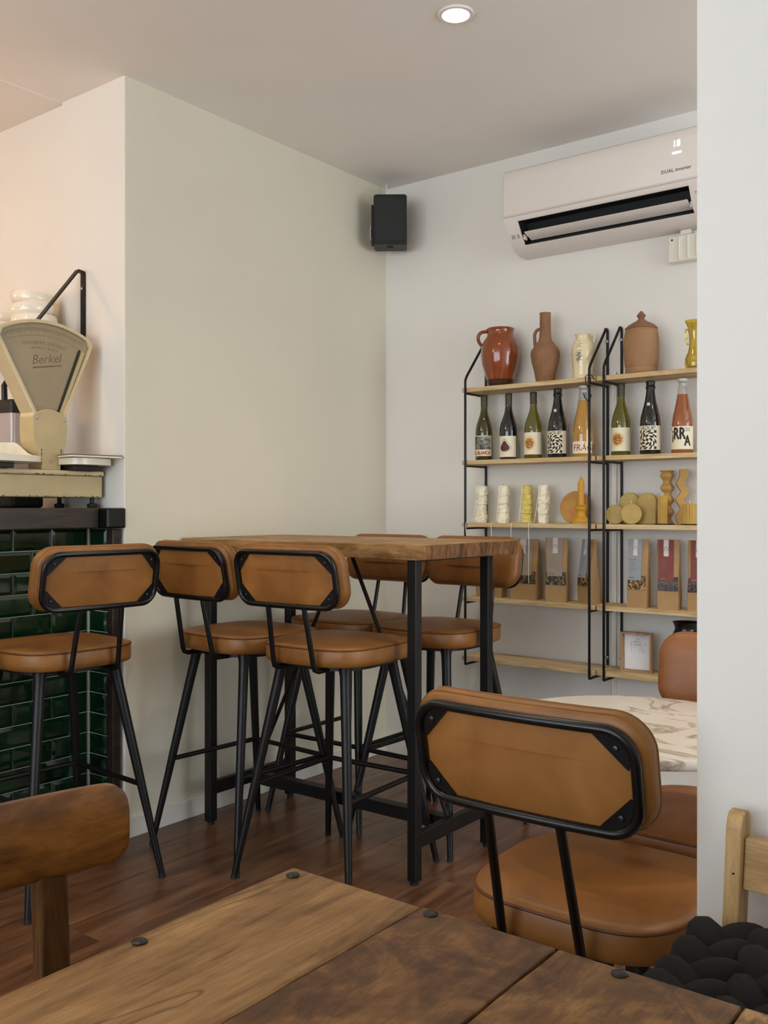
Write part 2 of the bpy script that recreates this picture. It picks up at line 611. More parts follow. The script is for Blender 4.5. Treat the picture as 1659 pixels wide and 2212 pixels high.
# planks run toward the far wall
PW, PL = 0.150, 1.22
proto_plank = None
pk = MB(); pk.box(0.0006, PW - 0.0006, 0.0006, PL - 0.0006, -0.006, 0.0)
for i in range(-1, 26):
    x = i * PW
    if x > 3.6:
        continue
    off = (i * 0.437) % 1.0 * PL
    y = 0.0 + off
    while y > -4.4:
        y1 = y
        y0 = y - PL
        y -= PL
        a, b = max(y0, -4.6), min(y1, 0.0)
        if b - a < 0.02:
            continue
        if abs(a - y0) < 1e-6 and abs(b - y1) < 1e-6:
            if proto_plank is None:
                proto_plank = pk.build('plank', 'plank', floor, bevel=0.0008, segs=1, loc=(x, y0, 0))
            else:
                c = proto_plank.copy(); COL.objects.link(c); c.parent = floor; c.location = (x, y0, 0)
        else:
            q = MB(); q.box(0.0006, PW - 0.0006, 0.0006, b - a - 0.0006, -0.006, 0.0)
            q.build('plank', 'plank', floor, bevel=0.0008, segs=1, loc=(x, a, 0))
# rest of the floor outside the planked view
m = MB(); m.box(-3.2, -0.15, -6.3, 0.0, -0.006, 0.0); m.box(3.6, 5.2, -6.3, 0.0, -0.006, 0.0); m.box(-0.15, 3.6, -6.3, -4.6, -0.006, 0.0)
m.build('floor_boards', 'plank', floor)

m = MB(); m.box(NOOK_X, 5.2, -6.3, 0.12, CEIL, CEIL + 0.1)
ceiling = structure(m.build('ceiling', 'ceiling'), 'warm white plaster ceiling')
m = MB(); m.box(-3.2, NOOK_X, -6.3, 0.12, CEIL - 0.002, CEIL + 0.1)
structure(m.build('ceiling', 'ceiling'), 'slightly lower ceiling strip above the counter')
m = MB(); m.box(NOOK_X, 0.0, PIER_Y, 0.12, 0, CEIL + 0.02)
wl = structure(m.build('wall_left', ['wall_left', 'wall'], bevel=0.003), 'left wall toned ivory for its beige light, ending in a white pier corner')
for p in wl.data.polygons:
    if p.normal.y < -0.7:  # pier front stays white, without the beige light coloured into the side
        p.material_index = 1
m = MB(); m.box(-3.2, NOOK_X, PIER_Y + 0.012, 0.12, 0, CEIL + 0.02)
structure(m.build('wall_counter', 'wall'), 'warm lit wall behind the counter')
m = MB(); m.box(0.0, 5.2, 0.0, 0.12, 0, CEIL + 0.02)
structure(m.build('wall_far', 'wall'), 'white far wall carrying shelves and air conditioner')
m = MB(); m.box(2.2635, 5.2, -2.19, -2.07, 0, CEIL + 0.02)
structure(m.build('wall_right', 'wall', bevel=0.004), 'white partition wall at the right edge')
m = MB()
m.box(5.2, 5.3, -6.3, -1.95, 0, CEIL + 0.02); m.box(5.2, 5.3, -0.15, 0.12, 0, CEIL + 0.02)
m.box(5.2, 5.3, -1.95, -0.15, 0, 0.55); m.box(5.2, 5.3, -1.95, -0.15, 2.62, CEIL + 0.02)
structure(m.build('wall_side', 'wall'), 'white side wall beyond the partition')
m = MB(); m.box(-3.3, -3.2, -6.3, 0.12, 0, CEIL + 0.02)
structure(m.build('wall_counter_end', 'wall'), 'white wall at the end of the counter')
m = MB()
m.box(-3.2, -0.3, -6.3, -6.18, 0, CEIL + 0.02); m.box(3.7, 5.2, -6.3, -6.18, 0, CEIL + 0.02)
m.box(-0.3, 3.7, -6.3, -6.18, 0, 0.45); m.box(-0.3, 3.7, -6.3, -6.18, 2.62, CEIL + 0.02)
structure(m.build('wall_street', 'wall'), 'street side wall with a wide shop window')
w = structure(empty('window_1', (-0.3, -6.24, 0.45)), 'wide shop window behind the camera')
m = MB(); m.box(0, 4.0, -0.03, 0.03, 0, 0.05); m.box(0, 4.0, -0.03, 0.03, 2.12, 2.17)
for x in (0, 1.317, 2.633, 3.95):
    m.box(x, x + 0.05, -0.03, 0.03, 0.05, 2.12)
m.build('window_frame', 'black_metal', w)
for x in (0.05, 1.367, 2.683):
    q = MB(); q.box(x, x + 1.267, -0.004, 0.004, 0.05, 2.12); q.build('pane', 'pane', w)

w = structure(empty('added_window', (5.25, -1.95, 0.55)), 'added side window beyond the partition, brightening the nook')  # unseen window, added as a light source for the nook
m = MB(); m.box(-0.03, 0.03, 0, 1.8, 0, 0.05); m.box(-0.03, 0.03, 0, 1.8, 2.02, 2.07)
for y in (0, 0.875, 1.75):
    m.box(-0.03, 0.03, y, y + 0.05, 0.05, 2.02)
m.build('window_frame', 'black_metal', w)
for y in (0.05, 0.925):
    q = MB(); q.box(-0.004, 0.004, y, y + 0.825, 0.05, 2.02); q.build('pane', 'pane', w)

# baseboards
m = MB(); m.box(0.0, 0.012, PIER_Y - 0.012, -0.012, 0, 0.07)
structure(m.build('baseboard_left', 'baseboard', bevel=0.002), 'white baseboard along the left wall')
m = MB(); m.box(-0.062, 0.012, PIER_Y - 0.012, PIER_Y, 0, 0.068)
structure(m.build('baseboard_pier', 'baseboard', bevel=0.002), 'short white baseboard on the pier end')
m = MB(); m.box(0.0, 5.2, -0.012, 0.0, 0, 0.07)
structure(m.build('baseboard_far', 'baseboard', bevel=0.002), 'white baseboard along the far wall')
m = MB(); m.box(2.2635, 5.2, -2.202, -2.19, 0, 0.07)
structure(m.build('baseboard_right', 'baseboard', bevel=0.002), 'white baseboard on the partition')
# slim painted cable duct on the far wall, between the two shelf units
m = MB(); m.box(1.158, 1.178, -0.012, 0.0, 0.07, 1.72)
structure(m.build('trim_1', 'wall', bevel=0.003), 'slim white cable duct running down the far wall')

# blank socket plate on the left wall
o = thing('socket_plate', 'small blank white plate low on the left wall behind stools', 'wall plate', (0.0, -0.236, 0.26))
m = MB(); m.box(0, 0.006, -0.035, 0.035, 0, 0.095); m.build('plate', 'wall_left', o, bevel=0.003)


# ------------------------------------------------------------------ downlights
def downlight(loc, label, power):
    r = thing('ceiling_downlight', label, 'ceiling light', loc, 0, 'round recessed downlights')
    m = MB()
    prof = [(0.040, -0.002), (0.043, -0.006), (0.054, -0.006), (0.057, 0.0), (0.040, 0.0)]
    rings = [[(a * math.cos(2 * PI * k / 32), a * math.sin(2 * PI * k / 32), z) for k in range(32)] for a, z in prof]
    m.rings(rings, loop=True)
    m.build('trim_ring', 'ac_mat', r, smooth=True)
    m = MB(); m.lathe([(0.0405, -0.001), (0.0405, -0.004), (0.036, -0.007)], 32)
    m.build('lamp_disc', 'emit_lamp', r, smooth=True)
    d = bpy.data.lights.new('downlight_beam', 'SPOT')
    d.energy, d.color, d.spot_size, d.spot_blend, d.shadow_soft_size = power, (1.0, 0.85, 0.66), math.radians(125), 0.9, 0.04
    b = bpy.data.objects.new('downlight_beam', d)
    COL.objects.link(b); b.parent = r; b.location = (0, 0, -0.03)
    return r


DL = [((1.157, -1.162, CEIL), 'lit round recessed downlight in the ceiling above the bar table'),
      ((1.157, -2.75, CEIL), 'lit round recessed downlight nearer to the window, above the aisle'),
      ((2.75, -1.162, CEIL), 'lit round recessed downlight behind the partition'),
      ((3.55, -4.35, CEIL), 'lit round recessed downlight behind the camera, near the side wall')]
for (p, lab), pw in zip(DL, (22, 20, 34, 12)):
    downlight(p, lab, pw)

# globe pendants outside the frame: the counter's, and one added to brighten the ceiling
def pendant(loc, power, label, color):
    r = thing('pendant_lamp', label, 'pendant lamp', loc, 0, 'warm globe pendants')
    m = MB(); m.lathe([(0.012, 0.075), (0.04, 0.066), (0.063, 0.04), (0.075, 0.0), (0.063, -0.04), (0.04, -0.066), (0.012, -0.075)], 24)
    m.build('globe', 'emit_lamp', r, smooth=True)
    m = MB(); m.tube([(0, 0, 0.075), (0, 0, CEIL - 0.002 - loc[2])], 0.003, 6); m.build('cord', 'black_plastic', r)
    d = bpy.data.lights.new('pendant_bulb', 'POINT')
    d.energy, d.color, d.shadow_soft_size = power, color, 0.085
    b = bpy.data.objects.new('pendant_bulb', d); COL.objects.link(b); b.parent = r
    return r


pendant((-1.15, -2.55, 1.98), 52, 'warm globe pendant hanging over the tiled counter', (1.0, 0.50, 0.16))
pendant((0.05, -3.05, 2.34), 46, 'added warm globe pendant close to the ceiling over the aisle, brightening the ceiling', (1.0, 0.74, 0.52))  # unseen lamp, added to brighten ceiling and far wall

# ------------------------------------------------------------------ tiled counter
CX0 = -0.150             # tiled face
counter = thing('tiled_counter', 'bar counter faced with glossy dark green tiles under a dark wood beam', 'counter', (0, 0, 0))
m = MB(); m.box(-0.75, CX0 - 0.006, -2.75, -1.525, 0, 1.094)
m.box(CX0 - 0.006, -0.042, -1.562, -1.525, 0, 1.094)
m.build('grout_body', 'grout', counter)
m = MB(); m.box(-0.040, -0.006, -1.568, -1.5355, 0.0, 1.094)
m.build('corner_post', 'beam', counter, bevel=0.003)
m = MB(); m.box(-0.78, -0.035, -2.8, -1.604, 1.096, 1.168)
m.build('counter_beam', 'beam', counter, bevel=0.005)
m = MB(); m.box(-0.78, 0.012, -1.603, -1.5255, 1.097, 1.168)
m.build('beam_end', 'black_gloss', counter, bevel=0.006)
TP, TH = 0.146, 0.0731


def tile_mesh(w, h):
    """bevelled metro tile in the x = 0 plane, facing +x, spanning y 0..w"""
    q = MB()
    g, bv, d0, d1 = 0.0012, 0.013, 0.004, 0.008
    r = [[(-0.006, g, g), (-0.006, w - g, g), (-0.006, w - g, h - g), (-0.006, g, h - g)],
         [(d0 - 0.006, g, g), (d0 - 0.006, w - g, g), (d0 - 0.006, w - g, h - g), (d0 - 0.006, g, h - g)],
         [(d1 - 0.006, bv, bv), (d1 - 0.006, w - bv, bv), (d1 - 0.006, w - bv, h - bv), (d1 - 0.006, bv, h - bv)]]
    q.rings(r)
    return q


cache = {}


def place_tile(w, loc, rz=0.0):
    k = round(w, 3)
    if k not in cache:
        cache[k] = tile_mesh(w, TH).build('tile', 'tile', counter, bevel=0.0008, segs=1)
        o = cache[k]
    else:
        o = cache[k].copy(); COL.objects.link(o); o.parent = counter
    o.location = loc
    o.rotation_euler = (0, 0, rz)


YC = -1.569
for r in range(15):
    z = r * TH - 0.002 + 0.0
    z = max(z, 0.0)
    y = YC
    if r % 2:
        place_tile(TP / 2, (CX0, y - TP / 2, z)); y -= TP / 2
    while y > -2.70:
        w = min(TP, y + 2.75)
        if w > 0.03:
            place_tile(w, (CX0, y - w, z))
        y -= TP
    # return face toward the camera
    place_tile(0.104, (-0.1465, -1.568, z), -PI / 2)

# ------------------------------------------------------------------ wall shelf with bracket behind the scale
wy = PIER_Y
ws = thing('bracket_shelf', 'wooden wall shelf hung on a black steel strap bracket', 'wall shelf', (-0.25, wy, 1.80))
m = MB(); m.box(-1.1, 0.0, -0.20, -0.001, -0.012, 0.010); m.build('shelf_board', 'frame_wood', ws, bevel=0.002)
m = MB()
m.bar((0.012, -0.004, -0.02), (0.012, -0.004, 0.233), 0.024, 0.006, (0, 1, 0))
m.bar((0.012, -0.004, 0.233), (0.012, -0.030, 0.237), 0.024, 0.006, (0, 0, 1))
m.bar((0.012, -0.028, 0.237), (0.012, -0.205, 0.012), 0.024, 0.006, (0, 0, 1))
m.bar((0.012, -0.205, 0.014), (0.012, -0.205, -0.016), 0.024, 0.006, (0, 1, 0))
m.bar((0.012, -0.205, -0.014), (0.012, -0.001, -0.014), 0.024, 0.004, (0, 0, 1))
m.build('strap_bracket', 'black_metal', ws)
m = MB(); m.lathe([(0.006, 0.0), (0.006, 0.003), (0.003, 0.004)], 12)
s = m.build('screw', 'steel', ws, smooth=True); s.location = (0.012, -0.008, 0.175); s.rotation_euler = (PI / 2, 0, 0)


def bowl(loc, rx, rz, tilt, sc, label):
    r = thing('ceramic_bowl', label, 'bowl', loc, 0, 'stacked white bowls on the bracket shelf')
    r.rotation_euler = (tilt[0], tilt[1], 0)
    prof = [(0.030, 0.0), (0.052, 0.004), (0.068, 0.018), (0.073, 0.034), (0.071, 0.050), (0.066, 0.056),
            (0.062, 0.052), (0.062, 0.036), (0.050, 0.012), (0.02, 0.008)]
    m = MB(); m.lathe([(a * sc, b * sc) for a, b in prof], 32)
    m.build('bowl_body', 'ceramic', r, smooth=True)
    return r


bx, by, bz = -0.398, -1.625, 1.811
bowl((bx, by, bz), 0, 0, (0, 0), 1.16, 'white glazed bowl at the bottom of the stack beside the bracket')
bowl((bx - 0.004, by - 0.002, bz + 0.044), 0, 0, (0.10, -0.12), 1.14, 'white glazed bowl second from bottom beside the bracket')
bowl((bx - 0.012, by - 0.006, bz + 0.092), 0, 0, (-0.06, 0.10), 1.06, 'tilted white glazed bowl on top of the stack beside the bracket')
bx2 = -0.60
bowl((bx2, by, bz), 0, 0, (0, 0), 1.12, 'white glazed bowl at the bottom of the stack at the left edge')
bowl((bx2 + 0.003, by, bz + 0.044), 0, 0, (0.06, 0.10), 1.08, 'white glazed bowl on top of the stack at the left edge')

# blender jug at the left edge
jug = thing('blender_jug', 'clear blender jug with black handled lid at the left edge', 'blender', (-0.462, -1.668, 1.168), math.radians(10))
m = MB(); m.box(-0.075, 0.075, -0.075, 0.075, 0, 0.09); m.build('base', 'black_plastic', jug, bevel=0.012, segs=3)
m = MB()
oa = rrect(0.052, 0.052, 0.014, 4, 0); ob_ = rrect(0.066, 0.066, 0.016, 4, 0)
m.rings([[(a, b, 0.0905) for a, b in oa(0)], [(a, b, 0.345) for a, b in ob_(0)], [(a, b, 0.345) for a, b in ob_(0.004)], [(a, b, 0.095) for a, b in oa(0.004)]])
m.build('jug_body', 'jug_clear', jug, smooth=True)
m = MB(); oc = rrect(0.069, 0.069, 0.016, 4, 0)
m.rings([[(a, b, 0.3455) for a, b in oc(0)], [(a, b, 0.388) for a, b in oc(0)], [(a, b, 0.394) for a, b in oc(0.006)]])
lid = m.build('lid', 'black_plastic', jug, smooth=True)
m = MB(); m.tube([(0.05, -0.0, 0.392), (0.052, 0, 0.455), (0.040, 0, 0.468), (-0.040, 0, 0.468), (-0.052, 0, 0.455), (-0.05, 0, 0.392)], 0.011, 8)
m.build('handle', 'black_plastic', lid, smooth=True)
m = MB()
for k in range(14):
    m.box(0.0585 + k * 0.0005, 0.0592 + k * 0.0005, 0.02, 0.034 if k % 3 else 0.042, 0.14 + k * 0.0125, 0.1412 + k * 0.0125)
stuff(m.build('measuring_marks', 'print_grey', jug))

# ------------------------------------------------------------------ shop scale
sc = thing('shop_scale', 'antique cream enamelled shop scale with fan shaped dial on the counter', 'scale', (-0.13, -1.735, 1.168))
# local: x toward viewer (+x), y along counter, z up
m = MB(); m.box(-0.23, 0.026, -0.36, 0.195, 0.037, 0.112); bd = m.build('body', 'scale_front', sc, bevel=0.004)
m = MB(); m.box(-0.235, 0.031, -0.365, 0.200, 0.113, 0.130); m.build('top_plate', 'scale', sc, bevel=0.006, segs=3)
for (fx, fy) in ((0.0, 0.17), (-0.2, 0.17), (0.0, -0.33), (-0.2, -0.33)):
    m = MB(); m.lathe([(0.016, 0.0), (0.018, 0.004), (0.018, 0.014), (0.008, 0.018), (0.008, 0.0368)], 16, (fx, fy, 0)); m.build('foot', 'rust', sc, smooth=True)


def fan_outline(inset=0.0):
    """(y, z) outline of the fan head, world values shifted to local"""
    y0, z0 = -1.735, 1.168
    L = [(-1.797, 1.487), (-1.928, 1.752)]
    pts = []
    # arc from top left to top right through apex
    A, B, Cc = Vector((-1.930, 1.765)), Vector((-1.752, 1.811)), Vector((-1.572, 1.765))
    # circle through three points
    ax, ay, bx_, by_, cx, cy = A.x, A.y, B.x, B.y, Cc.x, Cc.y
    d_ = 2 * (ax * (by_ - cy) + bx_ * (cy - ay) + cx * (ay - by_))
    ux = ((ax * ax + ay * ay) * (by_ - cy) + (bx_ * bx_ + by_ * by_) * (cy - ay) + (cx * cx + cy * cy) * (ay - by_)) / d_
    uy = ((ax * ax + ay * ay) * (cx - bx_) + (bx_ * bx_ + by_ * by_) * (ax - cx) + (cx * cx + cy * cy) * (bx_ - ax)) / d_
    R = (A - Vector((ux, uy))).length - inset
    t0, t1 = math.atan2(A.y - uy, A.x - ux), math.atan2(Cc.y - uy, Cc.x - ux)
    da = inset / max(R, 0.01) * 1.1
    t0 -= da; t1 += da
    for k in range(17):
        tt = lerp(t0, t1, k / 16)
        pts.append((ux + R * math.cos(tt), uy + R * math.sin(tt)))
    i = inset
    pts += [(-1.563 - i * 1.15, 1.742 - i * 0.35), (-1.672 - i * 1.1, 1.492), (-1.672 - i * 1.1, 1.475 + i * 0.6), (-1.803 + i * 1.1, 1.475 + i * 0.6), (-1.800 + i * 1.1, 1.492), (-1.936 + i * 1.15, 1.742 - i * 0.35)]
    return [(a - y0, b - z0) for a, b in pts]


o0, o1 = fan_outline(0.0), fan_outline(0.012)
m = MB()
m.rings([[(-0.075, a, b) for a, b in o0], [(0.0, a, b) for a, b in o0], [(0.004, a, b) for a, b in fan_outline(0.004)], [(0.004, a, b) for a, b in o1], [(-0.008, a, b) for a, b in o1]])
fan = m.build('fan_housing', 'scale', sc, smooth=True, sharp=30)
m = MB(); o2 = fan_outline(0.0125)
m.rings([[(-0.0075, a, b) for a, b in o2], [(-0.0062, a, b) for a, b in o2]]); dial = m.build('dial', 'scale_dial', sc)


def dfn(y, z, x=-0.0058):
    return (x, y, z)


# curved graduation band and printing on the dial
m = MB()
cyl, czl, Rb = -0.017, 0.255, 0.0
yb, zb = -0.017, 0.643
Rr = 0.36
c0 = (-0.017, zb - 0.030 - Rr)
for (ra, rb) in ((0.0, 0.0016), (-0.024, -0.0228)):
    R1, R2 = Rr + ra, Rr + rb
    for k in range(24):
        t0, t1 = PI / 2 + lerp(0.44, -0.44, k / 24), PI / 2 + lerp(0.44, -0.44, (k + 1) / 24)
        m.add([dfn(c0[0] + R1 * math.cos(t0), c0[1] + R1 * math.sin(t0)), dfn(c0[0] + R1 * math.cos(t1), c0[1] + R1 * math.sin(t1)),
               dfn(c0[0] + R2 * math.cos(t1), c0[1] + R2 * math.sin(t1)), dfn(c0[0] + R2 * math.cos(t0), c0[1] + R2 * math.sin(t0))], [(0, 1, 2, 3)])
for k in range(61):
    tt = PI / 2 + lerp(0.43, -0.43, k / 60)
    ln = 0.012 if k % 5 == 0 else 0.006
    for w_ in (0.0016,):
        R1, R2, da = Rr - ln - 0.002, Rr - 0.002, 0.0007 / Rr
        m.add([dfn(c0[0] + R1 * math.cos(tt - da), c0[1] + R1 * math.sin(tt - da)), dfn(c0[0] + R2 * math.cos(tt - da), c0[1] + R2 * math.sin(tt - da)),
               dfn(c0[0] + R2 * math.cos(tt + da), c0[1] + R2 * math.sin(tt + da)), dfn(c0[0] + R1 * math.cos(tt + da), c0[1] + R1 * math.sin(tt + da))], [(0, 1, 2, 3)])
stuff(m.build('graduations', 'scale_print', dial))


def arc_text(R):
    def f(a, b):
        t = PI / 2 - a / R
        return dfn(c0[0] + (R + b) * math.cos(t), c0[1] + (R + b) * math.sin(t))
    return f


lettering("VAN BERKEL'S PATENT", 0.0165, arc_text(0.311), 'scale_print', dial)
lettering("BRUXELLES - BELGICA", 0.0105, arc_text(0.294), 'scale_print', dial)
ca, sa = math.cos(0.16), math.sin(0.16)
lettering("Berkel", 0.044, lambda a, b: dfn(-0.012 + a * ca - b * sa, 0.51 + a * sa + b * ca), 'scale_print', dial, shear=0.35)
m = MB(); m.add([dfn(-0.062, 0.473), dfn(0.05, 0.493), dfn(0.05, 0.4975), dfn(-0.062, 0.479)], [(0, 1, 2, 3)]); m.build('underline', 'scale_print', dial)
m = MB()
for k in range(3):
    m.add([dfn(-0.047 + k * 0.001, 0.343 - k * 0.008), dfn(0.03, 0.340 - k * 0.008), dfn(0.03, 0.3415 - k * 0.008), dfn(-0.047 + k * 0.001, 0.3445 - k * 0.008)], [(0, 1, 2, 3)])
stuff(m.build('print_lines', 'scale_print', dial))
m = MB(); m.bar((-0.003, 0.022, 0.30), (-0.003, 0.120, 0.557), 0.007, 0.002, (1, 0, 0)); m.build('pointer', 'dark_void', sc)
m = MB(); m.bar((-0.0028, 0.034, 0.30), (-0.0028, 0.134, 0.552), 0.014, 0.001, (1, 0, 0)); m.build('side_rail', 'scale_front', sc)
# neck
nk = [(-0.0685, 0.312), (-0.047, 0.330), (-0.015, 0.340), (0.012, 0.338), (0.040, 0.328), (0.0635, 0.310), (0.0645, 0.27), (0.060, 0.225), (0.048, 0.185), (0.040, 0.165), (0.038, 0.1302), (-0.036, 0.1302), (-0.038, 0.165), (-0.050, 0.19), (-0.066, 0.225), (-0.0695, 0.27)]
m = MB(); m.prism(nk, -0.0755, 0.0065, 'x'); m.build('neck', 'scale_front', sc, bevel=0.003)
for (a, b) in ((-0.056, 0.306), (0.052, 0.303), (0.0, 0.16)):
    m = MB(); m.lathe([(0.005, 0.0), (0.0045, 0.002), (0.002, 0.003)], 12); s = m.build('screw', 'steel', sc, smooth=True)
    s.location = (0.0066, a, b); s.rotation_euler = (0, PI / 2, 0)
# chipped paint flecks
random.seed(3)
m = MB()
for k in range(26):
    a = random.uniform(-0.35, 0.19)
    w_ = random.uniform(0.001, 0.005)
    m.box(0.0262, 0.0266, a, a + w_, 0.0385, 0.040 + random.uniform(0.0005, 0.003))
for k in range(14):
    a = random.uniform(-0.35, 0.19)
    m.box(0.0311, 0.0315, a, a + random.uniform(0.002, 0.010), 0.114, 0.115 + random.uniform(0.0005, 0.003))
for k in range(16):
    z = random.uniform(0.133, 0.2)
    m.box(0.0067, 0.007, 0.040 - random.uniform(0.0, 0.003), 0.041, z, z + random.uniform(0.002, 0.007))
    m.box(0.0067, 0.007, -0.038, -0.037 + random.uniform(0.0, 0.003), z - 0.0, z + random.uniform(0.002, 0.005))
cp = stuff(m.build('paint_chips', 'chip', sc))
# pans on iron arms
for (py_, nm) in ((-0.215, 'left'), (0.112, 'right')):
    m = MB(); m.box(-0.12, 0.06, py_ - 0.06, py_ + 0.045, 0.1305, 0.148); m.build('pan_arm', 'rust', sc, bevel=0.003)
m = MB(); f = superell(0.115, 0.145, 4.5, 40)


def rim(a, extra):
    # the back rim of the scoop stands higher than the front
    return 0.172 + extra + 0.052 * max(0.0, min(1.0, (0.03 - a) / 0.10)) ** 1.2


m.rings([[(a * 0.8 - 0.03, b * 0.86 - 0.205, 0.1485) for a, b in f(0)], [(a - 0.03, b - 0.205, 0.153) for a, b in f(0)], [(a - 0.03, b - 0.205, rim(a, 0)) for a, b in f(0)],
         [(a - 0.03, b - 0.205, rim(a, 0.002)) for a, b in f(0.005)], [(a - 0.03, b - 0.205, 0.163) for a, b in f(0.012)], [(a - 0.03, b - 0.205, 0.160) for a, b in f(0.05)]])
pan = m.build('weighing_dish', 'enamel', sc, smooth=True)
m = MB(); f = superell(0.10, 0.088, 3.5, 40)
m.rings([[(a - 0.0, b + 0.118, 0.1485) for a, b in f(0.01)], [(a, b + 0.118, 0.150) for a, b in f(0)], [(a, b + 0.118, 0.172) for a, b in f(0)], [(a, b + 0.118, 0.174) for a, b in f(0.004)]])
m.build('weight_plate', 'enamel', sc, smooth=True)
bk_ = thing('menu_booklet', 'thin grey booklet lying on the right plate of the scale', 'booklet', (-0.115, -1.612, 1.3425), math.radians(-8))
m = MB(); m.box(-0.105, 0.105, -0.098, 0.090, 0.0, 0.006); m.build('pages', 'paper', bk_, bevel=0.001)
m = MB(); m.box(-0.107, 0.107, -0.10, 0.092, 0.0065, 0.0095); m.build('cover', 'print_grey', bk_, bevel=0.001)

# ------------------------------------------------------------------ leather seating
def make_seat(name, label, seat_top, back_lo, back_hi, back_y, splay, leg_in, footrest, leather_mat='leather', rod_x=0.07, group=None, lean=0.10, seat_b=0.20):
    """local frame: sitter faces +y, floor at z = 0, seat centre above the origin"""
    r = thing(name, label, 'bar stool' if footrest else 'chair', (0, 0, 0), 0, group)
    zs, th = seat_top, 0.066
    f = superell(0.203, seat_b, 3.6, 56)

    def sf(a, b, h):
        # slightly narrower toward the back
        return (a * (1 + 0.05 * (b / 0.2)), b, h)
    m = MB()
    m.disc_stack(f, [(0.010, zs - th), (0.002, zs - th + 0.004), (0.0, zs - th + 0.02), (0.0, zs - 0.017), (0.005, zs - 0.008),
                     (0.02, zs - 0.004), (0.06, zs - 0.001), (0.12, zs + 0.001), (0.18, zs + 0.002)], sf)
    seat = m.build('seat', leather_mat, r, smooth=True, sharp=60)
    m = MB(); m.tube([sf(a, b, zs - 0.0125) for a, b in f(0.001)], 0.0028, 6, True)
    m.build('piping', 'piping', seat, smooth=True)
    # steel ring under the seat
    m = MB(); g = superell(0.165, 0.165, 3.0, 40)
    m.disc_stack(g, [(0.0, zs - th - 0.014), (0.0, zs - th - 0.0005)], lambda a, b, h: (a, b, h))
    m.build('seat_plate', 'black_metal', r, smooth=True)
    ztop = zs - th - 0.008
    legs = []
    for sx in (-1, 1):
        for sy in (-1, 1):
            p0 = Vector((sx * leg_in, sy * leg_in, ztop)); p1 = Vector((sx * splay[0], sy * splay[1], 0.004))
            m = MB()
            m.tube([p0, lerp(p0, p1, 0.03), lerp(p0, p1, 0.10), lerp(p0, p1, 0.5), p1], [0.022, 0.0175, 0.0165, 0.0145, 0.0098], 14)
            lg = m.build('leg', 'black_metal', r, smooth=True)
            m = MB(); m.tube([p1 - Vector((0, 0, 0.004)), p1 + (p0 - p1).normalized() * 0.008], 0.0104, 12); m.build('foot_cap', 'black_plastic', lg, smooth=True)
            legs.append((sx, sy, p0, p1))
    if footrest:
        at = {(sx, sy): lerp(p0, p1, (ztop - 0.292) / (ztop)) for sx, sy, p0, p1 in legs}
        for a, b in (((-1, -1), (-1, 1)), ((-1, 1), (1, 1)), ((1, 1), (1, -1))):
            m = MB(); m.tube([at[a], at[b]], 0.0085, 10); m.build('footrest_bar', 'black_metal', r, smooth=True)
    # backrest
    zc, hh = (back_lo + back_hi) / 2, (back_hi - back_lo) / 2

    def bf(yo, dz=0.0):
        return lambda a, b, h: (a, back_y + yo + h + 0.35 * a * a - lean * (b + dz), zc + b + dz)
    LZ = -0.0095     # the tube loop sits a little lower than the cushion
    o = rrect(0.207, hh, 0.058, 8, 7)
    m = MB()
    m.disc_stack(o, [(0.022, -0.004), (0.008, 0.000), (0.002, 0.008), (0.0, 0.018), (0.001, 0.032), (0.008, 0.044), (0.022, 0.050), (0.045, 0.053), (0.075, 0.054)], bf(0.0))
    bkr = m.build('backrest', leather_mat, r, smooth=True, sharp=60)
    for inset, h in ((0.0035, 0.006), (0.0006, 0.028)):
        m = MB(); m.tube([bf(0.0)(a, b, h) for a, b in o(inset)], 0.0016, 5, True); m.build('seam', leather_mat, bkr, smooth=True)
    # leather panel seen from behind
    o2 = rrect(0.181, hh - 0.016, 0.042, 8, 7)
    m = MB(); m.disc_stack(o2, [(0.0, -0.003), (0.0, -0.0075), (0.006, -0.009), (0.05, -0.010)], bf(0.0, LZ)); m.build('back_panel', 'leather_b', r, smooth=True, sharp=60)
    # tube frame
    o3 = rrect(0.190, hh - 0.0130, 0.046, 8, 7)
    m = MB(); m.tube([bf(0.0, LZ)(a, b, -0.014) for a, b in o3(0.0)], 0.0083, 10, True)
    m.build('back_frame', 'black_gloss', r, smooth=True)
    A, B = 0.184, hh - 0.018
    for sx in (-1, 1):
        for sy in (-1, 1):
            pts = [(A - 0.006, B - 0.054), (A + 0.001, B - 0.045), (A - 0.001, B - 0.020), (A - 0.018, B - 0.001), (A - 0.048, B + 0.001), (A - 0.056, B - 0.004)]
            pts = [(sx * a, sy * b) for a, b in pts]
            m = MB(); m.rings([[bf(0.0, LZ)(a, b, -0.0105) for a, b in pts], [bf(0.0, LZ)(a, b, -0.0135) for a, b in pts]])
            gs = m.build('corner_gusset', 'black_metal', r)
            c_ = bf(0.0, LZ)(sx * (A - 0.022), sy * (B - 0.022), -0.0138)
            m = MB(); m.lathe([(0.0052, 0.0), (0.0047, 0.0022), (0.0026, 0.003)], 12)
            s_ = m.build('screw', 'screw', gs, smooth=True); s_.location = c_; s_.rotation_euler = (PI / 2, 0, 0)
    # two rods from the frame down, bending under the seat
    for sx in (-1, 1):
        top = Vector(bf(0.0, LZ)(sx * rod_x, -(hh - 0.0130), -0.014))
        zb_ = zs - th - 0.010
        yb_ = -0.222
        p = [top, Vector((sx * rod_x * 1.12, yb_, zb_ + 0.022)), Vector((sx * rod_x * 1.13, yb_ + 0.006, zb_ + 0.006)), Vector((sx * rod_x * 1.15, yb_ + 0.022, zb_)), Vector((sx * rod_x * 1.15, -0.13, zb_))]
        m = MB(); m.tube(p, 0.0082, 10); m.build('back_rod', 'black_gloss', r, smooth=True)
    return r


